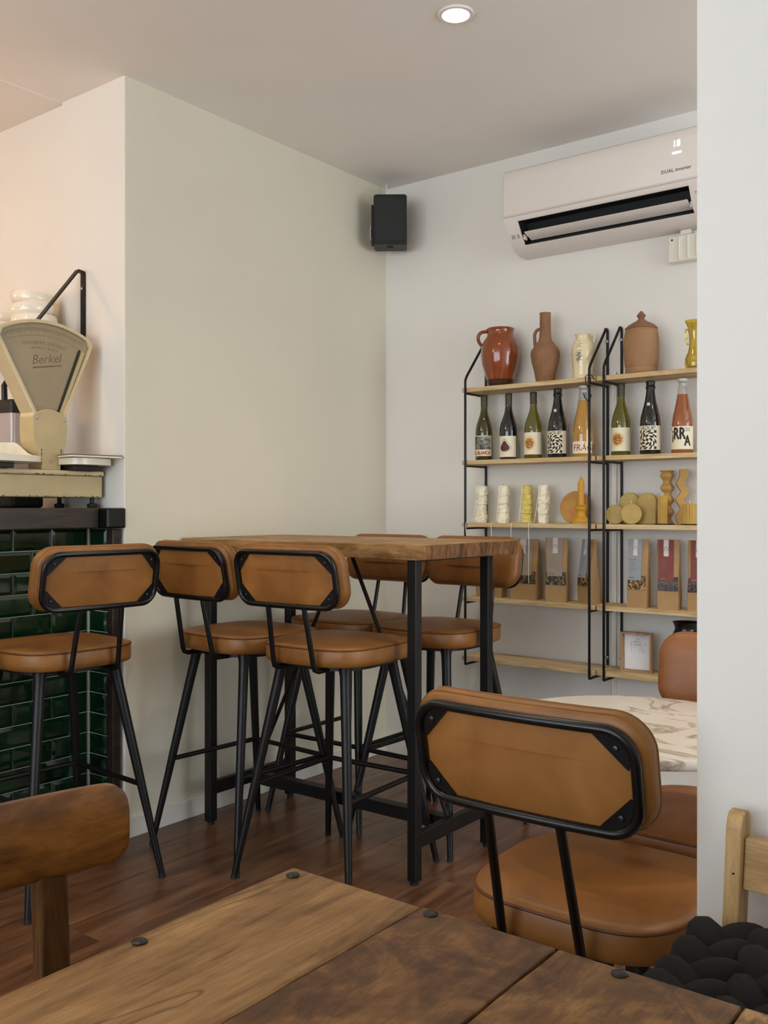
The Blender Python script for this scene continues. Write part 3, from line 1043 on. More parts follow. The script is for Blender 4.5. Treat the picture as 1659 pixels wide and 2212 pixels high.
STG = 'tan leather bar stools'
stool = make_seat('bar_stool', 'tan leather bar stool', 0.752, 0.870, 1.058, -0.261, (0.226, 0.242), 0.125, True, group=STG, lean=0.19)
spots = [((0.125, -1.878), 86, 'tan leather bar stool drawn up to the green tiled counter'),
         ((0.362, -1.272), -4, 'tan leather bar stool on the near side of the bar table, closest to left wall'),
         ((0.782, -1.285), 3, 'tan leather bar stool on the near side of the bar table, beside its front corner'),
         ((0.405, -0.745), 180, 'tan leather bar stool on the far side of the bar table, nearer the corner'),
         ((0.815, -0.755), 178, 'tan leather bar stool on the far side of the bar table, closer to the shelves')]
for i, (p, a, lab) in enumerate(spots):
    o = stool if i == 0 else copy_tree(stool)
    o.location = (p[0], p[1], 0)
    o.rotation_euler = (0, 0, math.radians(a))
    o['label'] = lab

CHG = 'low leather chairs at the marble table'
ch = make_seat('dining_chair', 'tan leather chair with black tube frame, its back toward the plank table', 0.512, 0.682, 0.869, -0.286, (0.195, 0.205), 0.125, False, rod_x=0.064, group=CHG, lean=0.19)
ch.location = (2.032, -2.030, 0)
ch2 = make_seat('dining_chair', 'rust leather chair across the marble table, half hidden by partition', 0.512, 0.676, 0.862, -0.275, (0.195, 0.205), 0.125, False, 'leather_rust', rod_x=0.062, group=CHG, lean=0.14)
ch2.location = (2.078, -1.565, 0)
ch2.rotation_euler = (0, 0, PI)

# ------------------------------------------------------------------ bar table
bt = thing('bar_table', 'high bar table with thick rough wood top and black steel frame', 'bar table', (0.585, -1.02, 0))
X0, X1, Y0, Y1 = 0.008 - 0.585, 1.122 - 0.585, -1.272 + 1.02, -0.715 + 1.02
random.seed(11)
m = MB()
N = 26
zt, zb = 1.056, 1.008
front_t = [(lerp(X0, X1, k / N), Y0 + 0.003 * math.sin(k * 0.9) + random.uniform(-0.002, 0.002)) for k in range(N + 1)]
front_b = [(a, b + 0.004 + random.uniform(-0.003, 0.003)) for a, b in front_t]
ring_t = [(a, b, zt) for a, b in front_t] + [(X1 + 0.003, Y1, zt), (X0, Y1, zt)]
ring_b = [(a, b, zb + random.uniform(-0.002, 0.002)) for a, b in front_b] + [(X1 + 0.001, Y1, zb), (X0, Y1, zb)]
m.rings([ring_b, ring_t])
top = m.build('tabletop', ['mango', 'mango_end'], bt, bevel=0.003)
for p in top.data.polygons:
    if abs(p.normal.x) > 0.7:
        p.material_index = 1
L = [(-0.46, -0.212), (0.465, -0.212), (-0.46, 0.215), (0.465, 0.215)]
for (lx, ly) in L:
    m = MB(); m.box(lx - 0.0165, lx + 0.0165, ly - 0.0165, ly + 0.0165, 0.012, zb)
    lg = m.build('leg', 'black_metal', bt, bevel=0.002)
    m = MB(); m.lathe([(0.013, 0.0), (0.013, 0.0118)], 12, (lx, ly, 0)); m.build('foot_pad', 'black_plastic', lg, smooth=True)
for lx in (-0.46, 0.465):
    m = MB(); m.box(lx - 0.012, lx + 0.012, -0.195, 0.198, 0.110, 0.158); sb = m.build('end_stretcher', 'black_metal', bt, bevel=0.002)
    m = MB(); m.lathe([(0.007, 0.0), (0.006, 0.003)], 10); s = m.build('bolt', 'screw', sb, smooth=True); s.location = (lx + 0.0121, 0.0, 0.134); s.rotation_euler = (0, PI / 2, 0)
    m = MB(); m.box(lx - 0.015, lx + 0.015, -0.195, 0.198, 1.001, zb - 0.003); m.build('top_plate', 'black_metal', bt, bevel=0.002)
m = MB(); m.box(-0.447, 0.452, -0.02, 0.02, 0.112, 0.156); m.build('long_stretcher', 'black_metal', bt, bevel=0.002)
m = MB(); m.bar((0.035, 0, 1.007), (0.448, 0, 0.15), 0.007, 0.014, (0, 1, 0)); m.build('diagonal_brace', 'black_metal', bt)
m = MB(); m.bar((-0.005, 0, 1.007), (-0.444, 0, 0.15), 0.007, 0.014, (0, 1, 0)); m.build('diagonal_brace', 'black_metal', bt)

# ------------------------------------------------------------------ marble table
mt = thing('marble_table', 'round marble topped cafe table on a black column', 'cafe table', (1.978, -1.736, 0))
m = MB(); m.lathe([(0.285, 0.698), (0.297, 0.701), (0.300, 0.706), (0.300, 0.714), (0.297, 0.719), (0.290, 0.720), (0.15, 0.720)], 72)
m.build('tabletop', 'marble', mt, smooth=True, sharp=50)
m = MB(); m.lathe([(0.021, 0.012), (0.021, 0.505)], 20); m.build('column', 'black_metal', mt, smooth=True)
m = MB(); m.lathe([(0.026, 0.5), (0.027, 0.505), (0.027, 0.525), (0.019, 0.532), (0.019, 0.6965)], 20); m.build('upper_column', 'black_metal', mt, smooth=True)
m = MB(); m.lathe([(0.11, 0.680), (0.11, 0.6975)], 24); m.build('top_flange', 'black_metal', mt)
m = MB(); m.lathe([(0.19, 0.0), (0.19, 0.008), (0.12, 0.014), (0.03, 0.02)], 40); m.build('base_disc', 'black_metal', mt, smooth=True)

# ------------------------------------------------------------------ plank table in the foreground
ft = thing('plank_table', 'rustic plank table with dark nail heads in the foreground', 'table', (2.005, -3.75, 0))
xs = [0.0, 0.185, 0.342, 0.515, 0.69, 0.86, 1.03]
mats = ['t_light', 't_dark', 't_mid', 't_patch', 't_dark', 't_light']
random.seed(5)
for i in range(6):
    m = MB()
    ga = 0.0 if i == 0 else 0.0008
    n = 24
    Lg = 0.940
    le = [(xs[i] + ga + (random.uniform(0, 0.0012) if i else 0), lerp(0, Lg, k / n)) for k in range(n + 1)]
    re = [(xs[i + 1] - ga - random.uniform(0, 0.0012), lerp(Lg, 0, k / n)) for k in range(n + 1)]
    dz = random.uniform(-0.0008, 0.0004)
    m.rings([[(a, b, 0.712) for a, b in le + re], [(a, b, 0.7505 + dz) for a, b in le + re]])
    m.build('plank', mats[i], ft, bevel=0.0022 if i else 0.004, segs=2)
for (nx, ny) in ((2.025, -2.832), (2.021, -3.044), (2.209, -2.822), (2.415, -2.822), (2.60, -2.823), (2.79, -2.823), (2.021, -3.26), (2.021, -3.5)):
    m = MB(); m.lathe([(0.0078, 0.0), (0.0078, 0.0006), (0.006, 0.0017), (0.002, 0.002)], 16, (nx - 2.005, ny + 3.75, 0.7508)); m.build('nail_head', 'screw', ft, smooth=True)
for (lx, ly) in ((0.05, 0.89), (0.98, 0.89), (0.05, 0.05), (0.98, 0.05)):
    m = MB(); m.box(lx - 0.035, lx + 0.035, ly - 0.035, ly + 0.035, 0, 0.711); m.build('leg', 't_mid', ft, bevel=0.003)
for (a, b, c, d) in ((0.085, 0.945, 0.875, 0.9), (0.085, 0.945, 0.04, 0.065)):
    m = MB(); m.box(a, b, c, d, 0.63, 0.7112); m.build('apron', 't_mid', ft, bevel=0.002)

# ------------------------------------------------------------------ varnished wooden chair at the left of the plank table (faces +x)
wc = thing('wooden_chair', 'varnished brown wooden chair with a broad curved top rail', 'chair', (1.83, -3.135, 0))
N = 44
m = MB()
rings = []
half = 0.208
us_ = [math.sin(lerp(-PI / 2, PI / 2, k / N)) * half for k in range(N + 1)]
for k in range(N + 1):
    u = us_[k]
    e = abs(u) / half
    xo = 0.035 * (1 - e * e) * -1 + 0.012
    ed = half - abs(u)
    sh = 1.0
    if ed < 0.024:
        sh = math.sqrt(max(0.0, 1 - ((0.024 - ed) / 0.024) ** 2)) * 0.42 + 0.58
    zc_, hz = 0.802, 0.047 * sh
    t_ = 0.0135 * (0.75 + 0.25 * sh)
    ring = []
    for q in range(16):
        tt = 2 * PI * q / 16
        c_, s_ = math.cos(tt), math.sin(tt)
        ring.append((xo + t_ * math.copysign(abs(c_) ** 0.55, c_) - 0.10 * 0.3 * (hz * s_) , u, zc_ + hz * math.copysign(abs(s_) ** 0.55, s_)))
    rings.append(ring)
m.rings(rings); m.build('top_rail', 'chair_dark', wc, smooth=True, sharp=70)
for sy in (-1, 1):
    yy = sy * 0.125
    m = MB()
    P = [(0.05, yy, 0.0), (0.025, yy, 0.30), (0.012, yy, 0.47), (-0.002, yy, 0.65), (-0.009, yy, 0.765)]
    m.rings([[(x - 0.014, y - 0.019, z), (x + 0.0065, y - 0.019, z), (x + 0.0065, y + 0.019, z), (x - 0.014, y + 0.019, z)] for x, y, z in P])
    m.build('back_post', 'chair_post', wc, bevel=0.005, segs=3)
m = MB(); f = superell(0.19, 0.20, 4.5, 40)
m.disc_stack(f, [(0.004, 0.432), (0.0, 0.438), (0.0, 0.452), (0.006, 0.458)], lambda a, b, h: (a + 0.225, b, h)); m.build('seat', 'chair_dark', wc, smooth=True)
for sy in (-1, 1):
    m = MB(); m.tube([(0.37, sy * 0.15, 0.433), (0.39, sy * 0.17, 0.0)], [0.018, 0.013], 12); m.build('leg', 'chair_post', wc, smooth=True)

# ------------------------------------------------------------------ pale wooden chair by the partition (faces -y)
pc = thing('wooden_chair', 'pale wooden chair with slatted back standing against the partition', 'chair', (2.502, -2.428, 0))
for sx, xx in ((-1, -0.160), (1, 0.160)):
    m = MB()
    P = [(0.150, 0.0), (0.150, 0.46), (0.174, 0.60), (0.189, 0.717)]
    wx, wy_ = 0.0115, 0.023
    rg = [[(xx - wx, y - wy_, z), (xx + wx, y - wy_, z), (xx + wx, y + wy_, z), (xx - wx, y + wy_, z)] for y, z in P]
    for dz, sh in ((0.010, 0.85), (0.017, 0.55), (0.020, 0.2)):
        rg.append([(xx - wx, 0.190 - wy_ * sh, 0.717 + dz), (xx + wx, 0.190 - wy_ * sh, 0.717 + dz), (xx + wx, 0.190 + wy_ * sh, 0.717 + dz), (xx - wx, 0.190 + wy_ * sh, 0.717 + dz)])
    m.rings(rg); bp = m.build('back_post', 'chair_light', pc, bevel=0.003, segs=2)
    m = MB(); m.lathe([(0.0018, 0.0), (0.0018, 0.0006)], 8); s = m.build('peg_hole', 'print_black', bp); s.location = (xx + 0.002, 0.1583, 0.655); s.rotation_euler = (PI / 2 + 0.14, 0, 0)
m = MB(); m.rings([[(-0.148, y - 0.009, z), (0.148, y - 0.009, z), (0.148, y + 0.009, z), (-0.148, y + 0.009, z)] for y, z in ((0.176, 0.632), (0.186, 0.702))])
rl = m.build('back_rail', 'chair_light_x', pc, bevel=0.002)
for xx in (-0.115, 0.115):
    m = MB(); m.lathe([(0.0018, 0.0), (0.0018, 0.0006)], 8); s = m.build('peg_hole', 'print_black', rl); s.location = (xx, 0.1708, 0.652); s.rotation_euler = (PI / 2 + 0.14, 0, 0)
m = MB(); m.box(-0.225, 0.225, -0.20, 0.20, 0.472, 0.498); m.build('seat', 'chair_light_x', pc, bevel=0.006, segs=3)
for xx in (-0.16, 0.16):
    m = MB(); m.box(xx - 0.0165, xx + 0.0165, -0.17, -0.137, 0, 0.4715); m.build('leg', 'chair_light', pc, bevel=0.003)
    m = MB(); m.box(xx - 0.009, xx + 0.009, -0.1365, 0.1265, 0.20, 0.235); m.build('side_stretcher', 'chair_light', pc, bevel=0.002)

# chunky braided black cushion on that chair
cu = thing('braided_cushion', 'chunky braided black seat cushion on the pale wooden chair', 'cushion', (2.478, -2.497, 0.4985))
random.seed(9)
m = MB()
cxn = superell(0.170, 0.188, 5, 40)
m.disc_stack(cxn, [(0.02, 0.0), (0.004, 0.012), (0.004, 0.050), (0.03, 0.060), (0.1, 0.064)], lambda a, b, h: (a, b, h))


def lobe(c, ax, L_, W_, H_):
    n1, n2 = 12, 10
    u = Vector((math.cos(ax), math.sin(ax), 0)); v = Vector((-math.sin(ax), math.cos(ax), 0))
    rg = []
    for i in range(n1 + 1):
        t = -PI / 2 + PI * i / n1
        ca_, sa_ = max(0.02, math.cos(t)) ** 0.8, math.sin(t)
        ring = []
        for k in range(n2):
            q = 2 * PI * k / n2
            ring.append(Vector(c) + u * (L_ * sa_) + v * (W_ * ca_ * math.cos(q)) + Vector((0, 0, H_ * ca_ * math.sin(q))))
        rg.append(ring)
    m.rings(rg)


cols = 4
for i in range(cols):
    cx_ = lerp(-0.125, 0.125, i / (cols - 1))
    for k in range(7):
        cy_ = lerp(-0.155, 0.150, k / 6)
        for sgn in (-1, 1):
            lobe((cx_ + sgn * 0.020, cy_ + (0.022 if sgn > 0 else 0) + random.uniform(-0.006, 0.006), 0.064 + 0.022 * max(0.0, cy_ / 0.15) + random.uniform(-0.004, 0.008)), PI / 2 - sgn * 0.7 + random.uniform(-0.2, 0.2), 0.046, 0.027, 0.031)
for k in range(26):
    f_ = cxn(0.016)
    a, b = f_[int(k * 40 / 26) % 40]
    lobe((a, b, 0.040 + 0.016 * max(0.0, b / 0.18) + random.uniform(-0.003, 0.008)), math.atan2(b, a) + PI / 2 + random.uniform(-0.4, 0.4), 0.036, 0.020, 0.027)
m.build('knit_body', 'cushion', cu, smooth=True, sharp=80)

# ------------------------------------------------------------------ loudspeaker in the corner
sp = thing('wall_speaker', 'small black loudspeaker mounted high in the corner', 'speaker', (0.135, -0.145, 2.362), math.radians(36))
# local: front toward -y
m = MB(); f = rrect(0.076, 0.062, 0.016, 5, 2)
m.disc_stack(f, [(0.004, 0.004), (0.0, 0.010), (0.0, 0.226), (0.004, 0.232)], lambda a, b, h: (a, b * 1.0 + 0.012, h)); m.build('cabinet', 'black_plastic', sp, smooth=True, sharp=50)
m = MB(); f = rrect(0.0735, 0.110, 0.014, 5, 4)
m.disc_stack(f, [(0.001, 0.0), (0.0, 0.004), (0.003, 0.010), (0.02, 0.014), (0.05, 0.015)], lambda a, b, h: (a, -0.050 - h + 0.0, 0.118 + b)); m.build('grille', 'grille', sp, smooth=True, sharp=60)
m = MB(); m.box(-0.088, -0.0765, 0.0, 0.05, 0.02, 0.20); m.box(-0.088, 0.03, 0.0745, 0.08, 0.05, 0.10); m.box(-0.088, -0.08, 0.0, 0.08, 0.05, 0.10); m.box(-0.015, 0.015, 0.078, 0.135, 0.06, 0.09)
m.build('wall_bracket', 'black_plastic', sp, bevel=0.003)
m = MB(); m.lathe([(0.012, -0.002), (0.016, 0.0035), (0.0, 0.0036)], 16, (0.0, 0.0, 0)); m.build('tilt_knob', 'black_plastic', sp)
m = MB(); m.tube([(-0.03, 0.076, 0.13), (-0.04, 0.10, 0.16), (-0.03, 0.118, 0.24), (-0.02, 0.12, 0.30), (-0.02, 0.12, 0.333)], 0.0035, 6); m.build('cable', 'ac_mat', sp, smooth=True)
m = MB(); m.tube([(-0.0815, 0.03, 0.03), (-0.091, 0.02, 0.05), (-0.093, 0.0, 0.075), (-0.0885, -0.01, 0.10)], 0.002, 6); m.build('cable_loop', 'ac_mat', sp, smooth=True)

# ------------------------------------------------------------------ air conditioner
AX0, AX1 = 0.765, 1.600
ac = thing('air_conditioner', 'white split air conditioner with open louver high on the far wall', 'air conditioner', (AX0, 0.0, 2.236))
W = AX1 - AX0
prof = [(-0.001, 0.0), (-0.06, 0.0), (-0.105, 0.010), (-0.150, 0.042), (-0.196, 0.118), (-0.198, 0.128), (-0.198, 0.300), (-0.185, 0.318), (-0.001, 0.322)]
# cheeks left and right of the outlet
m = MB()
cl, cr = 0.062, W - 0.062
for (a, b) in ((0, cl), (cr, W)):
    m.rings([[(x, y, z) for y, z in prof] for x in (a, b)])
mid = [(-0.001, 0.0), (-0.06, 0.0), (-0.105, 0.010), (-0.128, 0.027), (-0.090, 0.060), (-0.12, 0.118), (-0.190, 0.112), (-0.196, 0.118), (-0.198, 0.128), (-0.198, 0.300), (-0.185, 0.318), (-0.001, 0.322)]
m.rings([[(x, y, z) for y, z in mid] for x in (cl, cr)], cap0=False, cap1=False)
m.build('housing', 'ac_mat', ac, smooth=True, sharp=35)
duct = [(-0.127, 0.0275), (-0.091, 0.0605), (-0.121, 0.1175), (-0.1895, 0.1115)]
m = MB(); m.rings([[(x, y - 0.0006, z) for y, z in duct] for x in (cl + 0.0005, cr - 0.0005)], cap0=False, cap1=False, closed_ring=False)
for x in (cl + 0.0008, cr - 0.0008):
    m.add([(x, y, z) for y, z in duct], [(0, 1, 2, 3)])
m.build('outlet_duct', 'dark_void', ac)
# front panel with rounded lower edge
pp = [(-0.199, 0.131), (-0.208, 0.131), (-0.213, 0.136), (-0.214, 0.160), (-0.212, 0.27), (-0.207, 0.312), (-0.196, 0.3225), (-0.187, 0.3235), (-0.186, 0.319), (-0.1985, 0.300)]
f0 = []
for (x, s_) in ((0.0, 0.985), (0.004, 0.997), (0.012, 1.0), (W - 0.012, 1.0), (W - 0.004, 0.997), (W, 0.985)):
    f0.append([(x, -0.199 + (y + 0.199) * (1.0 if s_ == 1.0 else (0.5 if s_ < 0.99 else 0.85)), z) for y, z in pp])
m = MB(); m.rings(f0); panel = m.build('front_panel', 'ac', ac, smooth=True, sharp=40)
# louver flap
m = MB(); lv = [(-0.172, 0.070), (-0.176, 0.066), (-0.112, 0.046), (-0.110, 0.051)]
m.rings([[(x, y, z) for y, z in lv] for x in (cl + 0.02, cr - 0.012)]); m.build('louver', 'ac', ac, bevel=0.0015)
for x in (cl + 0.004, cr - 0.009):
    m = MB(); m.box(x, x + 0.006, -0.150, -0.128, 0.045, 0.066); m.build('louver_hinge', 'ac_mat', ac)


def panel_pt(a, b, off=0.0006):
    # on the flat of the front panel: a along x, b height
    y = lerp(-0.214, -0.212, (b - 0.160) / 0.11) if b < 0.27 else lerp(-0.212, -0.207, (b - 0.27) / 0.042)
    return (a, y - off, b)


lettering("18", 0.036, lambda a, b: panel_pt(0.735 + a * 0.85, 0.268 + b), 'emit_led', panel, 'display_digits', offset=0.0005)
m = MB()
pts = [(0.722, 0.231), (0.752, 0.231), (0.756, 0.235), (0.752, 0.239), (0.722, 0.239), (0.718, 0.235)]
m.add([panel_pt(a, b) for a, b in pts], [(0, 1, 2, 3, 4, 5)]); m.build('display_bar', 'emit_led', panel)
lettering("DUAL Inverter", 0.0185, lambda a, b: panel_pt(0.735 + a, 0.172 + b), 'print_grey', panel, sx=1.0, offset=0.0002)


def cheek(a, b, off=0.0006):
    return (a, lerp(-0.150, -0.196, (b - 0.042) / 0.076) - off, b)


lettering("ThinQ", 0.013, lambda a, b: cheek(W - 0.028 + a, 0.085 + b), 'print_grey', ac)
m = MB()
for k in range(3):
    for x0_, w_ in ((0.016, 0.018), (0.042, 0.012)):
        m.add([cheek(x0_, 0.052 + k * 0.005), cheek(x0_ + w_, 0.052 + k * 0.005), cheek(x0_ + w_, 0.0545 + k * 0.005), cheek(x0_, 0.0545 + k * 0.005)], [(0, 1, 2, 3)])
stuff(m.build('fine_print', 'print_grey', ac))

# white ribbed cover below the air conditioner
cb = thing('pipe_cover_box', 'small ribbed white plastic cover box below the air conditioner', 'cover box', (1.405, 0.0, 2.115))
m = MB(); m.box(0, 0.155, -0.045, -0.0, 0, 0.100); m.build('box_body', 'white_box', cb, bevel=0.005, segs=3)
for k in range(3):
    m = MB(); m.tube([(0.045 + k * 0.034, -0.0445, 0.008), (0.045 + k * 0.034, -0.0455, 0.05), (0.045 + k * 0.034, -0.0445, 0.094)], 0.006, 8, flat=0.6); m.build('rib', 'white_box', cb, smooth=True)
for x in (0.016, 0.139):
    m = MB(); m.lathe([(0.0042, 0.0), (0.0042, 0.0006)], 12); s = m.build('screw_hole', 'print_black', cb); s.location = (x, -0.0451, 0.085); s.rotation_euler = (PI / 2, 0, 0)
m = MB(); m.box(0.045, 0.085, -0.04, -0.005, 0.1005, 0.1205); m.build('pipe_sleeve', 'white_box', cb, bevel=0.004)

# ------------------------------------------------------------------ wire shelf units
S = [1.684, 1.372, 1.104, 0.785, 0.530]
FY = -0.176


def shelf_unit(xl, xr, x0, x1, label):
    r = thing('wire_shelf', label, 'shelf unit', (xl, 0.0, 0.0), 0, 'wire and pine shelf units')
    for x in (xl, xr):
        lx = x - xl
        m = MB()
        path = [(lx, -0.0065, 0.50), (lx, -0.0065, 1.885), (lx, -0.012, 1.894), (lx, -0.024, 1.893), (lx, -0.032, 1.882), (lx, FY + 0.012, 1.735), (lx, FY, 1.715), (lx, FY, 0.50), (lx, FY + 0.002, 0.497), (lx, FY + 0.012, 0.4965), (lx, -0.0065, 0.4965)]
        m.tube(path, 0.0055, 8)
        for s in S[:-1]:
            m.tube([(lx, FY, s - 0.0245), (lx, -0.0065, s - 0.0245)], 0.0045, 6)
        sf_ = m.build('side_frame', 'black_metal', r, smooth=True)
        for z in (1.845, 0.56):
            q = MB(); q.lathe([(0.0065, 0.0), (0.0065, 0.002), (0.003, 0.003)], 10); s_ = q.build('screw', 'steel', sf_, smooth=True); s_.location = (lx, -0.0121, z); s_.rotation_euler = (PI / 2, 0, 0)
    for s in S:
        m = MB(); m.box(x0 - xl, x1 - xl, FY + 0.0065, -0.0145, s - 0.0185, s); m.build('shelf_board', 'pine', r, bevel=0.002)
    return r


shelf_unit(0.562, 1.138, 0.540, 1.158, 'black wire shelf unit with five pine boards, the one fully in view')
shelf_unit(1.199, 1.775, 1.166, 1.80, 'black wire shelf unit with five pine boards, cut off by the partition')
# S hook on the front rod
hk = thing('wire_hook', 'bent black wire hook hanging on the shelf rod', 'hook', (1.138, FY - 0.007, 1.625))
m = MB(); m.tube([(0.018, 0.012, 0.045), (0.012, 0.006, 0.062), (0.0, -0.002, 0.068), (-0.012, -0.004, 0.058), (-0.010, -0.004, 0.035), (0.006, -0.005, 0.0), (0.014, -0.005, -0.018), (0.010, -0.005, -0.032), (-0.002, -0.005, -0.036), (-0.012, -0.006, -0.025), (-0.018, -0.008, -0.006)], 0.0022, 6)
m.build('wire', 'black_metal', hk, smooth=True)

# ------------------------------------------------------------------ pottery on the top boards
Z = S[0]


def handle(r, path, rad, mat, flat=1.0):
    # smooth the path with Catmull-Rom
    P = [Vector(p) for p in path]
    Q = []
    for i in range(len(P) - 1):
        a, b, c, d = P[max(i - 1, 0)], P[i], P[i + 1], P[min(i + 2, len(P) - 1)]
        for k in range(5):
            t = k / 5
            Q.append(0.5 * ((2 * b) + (c - a) * t + (2 * a - 5 * b + 4 * c - d) * t * t + (3 * b - a - 3 * c + d) * t ** 3))
    Q.append(P[-1])
    m = MB(); m.tube(Q, rad, 8, flat=flat)
    return m.build('handle', mat, r, smooth=True)


VX, VY = math.cos(math.radians(27)), math.sin(math.radians(27))   # horizontal direction seen as image-right at the shelf


def vside(d, z, back=0.0):
    return (d * VX - back * VY, d * VY + back * VX, z)


r = thing('glazed_jug', 'large glossy red brown earthenware jug with one handle on top board', 'jug', (0.690, -0.098, Z))
m = MB(); m.lathe([(0.048, 0.0), (0.052, 0.004), (0.054, 0.022), (0.058, 0.030)], 40); m.build('scorched_foot', 'redware_base', r, smooth=True)
m = MB(); m.lathe([(0.058, 0.0302), (0.066, 0.055), (0.077, 0.095), (0.083, 0.135), (0.082, 0.165), (0.073, 0.195), (0.061, 0.213), (0.056, 0.225), (0.056, 0.238), (0.060, 0.248), (0.057, 0.251), (0.052, 0.246), (0.051, 0.225)], 48)
m.build('jug_body', 'redware', r, smooth=True)
handle(r, [vside(-0.055, 0.240), vside(-0.080, 0.238), vside(-0.094, 0.222), vside(-0.093, 0.200), vside(-0.080, 0.180)], 0.0075, 'redware')

r = thing('long_neck_vase', 'matte brown terracotta vase with a long neck and side handle', 'vase', (0.905, -0.10, Z))
m = MB(); m.lathe([(0.036, 0.0), (0.038, 0.004), (0.045, 0.045), (0.057, 0.090), (0.0605, 0.118), (0.058, 0.135), (0.042, 0.158), (0.028, 0.176), (0.0245, 0.190), (0.0225, 0.235), (0.0225, 0.285), (0.0235, 0.291), (0.019, 0.291), (0.018, 0.25)], 40)
m.build('vase_body', 'terracotta', r, smooth=True, sharp=60)
handle(r, [vside(-0.022, 0.226, 0.01), vside(-0.034, 0.222, 0.01), vside(-0.043, 0.205, 0.01), vside(-0.043, 0.175, 0.01), vside(-0.040, 0.150, 0.01)], 0.0068, 'terracotta')

r = thing('painted_jug', 'small cream glazed jug painted with green sprigs', 'jug', (1.072, -0.095, Z))
m = MB(); m.lathe([(0.038, 0.0), (0.040, 0.003), (0.041, 0.012), (0.0395, 0.016), (0.0405, 0.02), (0.040, 0.03), (0.043, 0.07), (0.0455, 0.11), (0.044, 0.135), (0.037, 0.152), (0.030, 0.160), (0.028, 0.166), (0.0285, 0.176), (0.032, 0.184), (0.029, 0.185), (0.025, 0.18), (0.025, 0.165)], 40)
m.build('jug_body', 'cream_glaze', r, smooth=True)
handle(r, [vside(0.030, 0.176), vside(0.042, 0.181), vside(0.0475, 0.172), vside(0.044, 0.158), vside(0.040, 0.148)], 0.0048, 'cream_glaze')
random.seed(21)
m = MB()


def cyl_pt(R, th, z):
    return (R * math.cos(th), R * math.sin(th), z)


for k in range(95):
    rr_ = abs(random.gauss(0, 1)); an = random.uniform(0, 2 * PI)
    th = math.radians(-86) + 0.30 * rr_ * 0.62 * math.cos(an); z = 0.098 + 0.026 * rr_ * math.sin(an) * 0.9
    ll, ww = random.uniform(0.003, 0.006), random.uniform(0.0009, 0.0018)
    ro = random.uniform(0, PI)
    R = 0.0466
    pts = [(ll * math.cos(ro), ll * math.sin(ro)), (-ww * math.sin(ro), ww * math.cos(ro)), (-ll * math.cos(ro), -ll * math.sin(ro)), (ww * math.sin(ro), -ww * math.cos(ro))]
    m.cur = 1 if random.random() < 0.22 else 0
    zz = lambda q: z + q
    m.add([cyl_pt(0.0008 + (0.0455 - max(0, (0.11 - (z + q)) * 0.0625) - max(0, (z + q) - 0.112) * 0.09), th + p / R, z + q) for p, q in pts], [(0, 1, 2, 3)])
stuff(m.build('painted_sprigs', ['leaf_print', 'leaf_print_b'], r))

r = thing('lidded_urn', 'tan terracotta urn with a conical knobbed lid', 'urn', (1.322, -0.105, Z))
m = MB(); m.lathe([(0.056, 0.0), (0.060, 0.004), (0.061, 0.020), (0.059, 0.024), (0.062, 0.03), (0.066, 0.07), (0.0675, 0.10), (0.066, 0.135), (0.061, 0.172), (0.055, 0.176)], 44)
m.build('urn_body', 'terracotta_b', r, smooth=True, sharp=50)
m = MB(); m.lathe([(0.060, 0.1745), (0.062, 0.178), (0.050, 0.190), (0.030, 0.201), (0.016, 0.209), (0.011, 0.216), (0.014, 0.222), (0.018, 0.227), (0.013, 0.234), (0.005, 0.244), (0.001, 0.246)], 36)
m.build('lid', 'terracotta', r, smooth=True, sharp=50)

r = thing('glass_vase', 'yellow blown glass vase with small loop handles beside the partition', 'vase', (1.535, -0.115, Z))
m = MB(); m.lathe([(0.028, 0.0), (0.034, 0.004), (0.038, 0.02), (0.036, 0.04), (0.026, 0.065), (0.0215, 0.085), (0.0215, 0.12), (0.026, 0.155), (0.036, 0.178), (0.038, 0.181), (0.0355, 0.178), (0.024, 0.153), (0.0185, 0.12), (0.018, 0.085), (0.022, 0.065), (0.03, 0.04), (0.02, 0.01)], 36)
m.build('vase_body', 'g_vase', r, smooth=True)
handle(r, [vside(-0.021, 0.145), vside(-0.032, 0.150), vside(-0.034, 0.135), vside(-0.028, 0.120), vside(-0.033, 0.105), vside(-0.024, 0.09)], 0.0032, 'g_vase')
handle(r, [vside(0.021, 0.145), vside(0.032, 0.150), vside(0.034, 0.135), vside(0.028, 0.120), vside(0.033, 0.105), vside(0.024, 0.09)], 0.0032, 'g_vase')

# ------------------------------------------------------------------ wine bottles
ZB = S[1]
FACE = -PI / 2 + math.radians(9)
LABM = {}


def cyl_map(R, off=0.0):
    return lambda u, v: (R * math.cos(FACE + (u + off) / R), R * math.sin(FACE + (u + off) / R), v)


def patch(m, fn, u0, u1, v0, v1, n=12):
    vs, fs = [], []
    for k in range(n + 1):
        u = lerp(u0, u1, k / n)
        vs += [fn(u, v0), fn(u, v1)]
    fs = [(2 * k, 2 * k + 2, 2 * k + 3, 2 * k + 1) for k in range(n)]
    m.add(vs, fs)


def poly(m, fn, pts):
    # filled outline in concentric rings so that it follows the curved glass
    c = (sum(p[0] for p in pts) / len(pts), sum(p[1] for p in pts) / len(pts))
    n, R = len(pts), 6
    vs = [fn(lerp(c[0], p[0], k / R), lerp(c[1], p[1], k / R)) for k in range(1, R + 1) for p in pts] + [fn(*c)]
    fs = [(k, (k + 1) % n, R * n) for k in range(n)]
    for r in range(R - 1):
        fs += [(r * n + k, r * n + (k + 1) % n, (r + 1) * n + (k + 1) % n, (r + 1) * n + k) for k in range(n)]
    m.add(vs, fs)


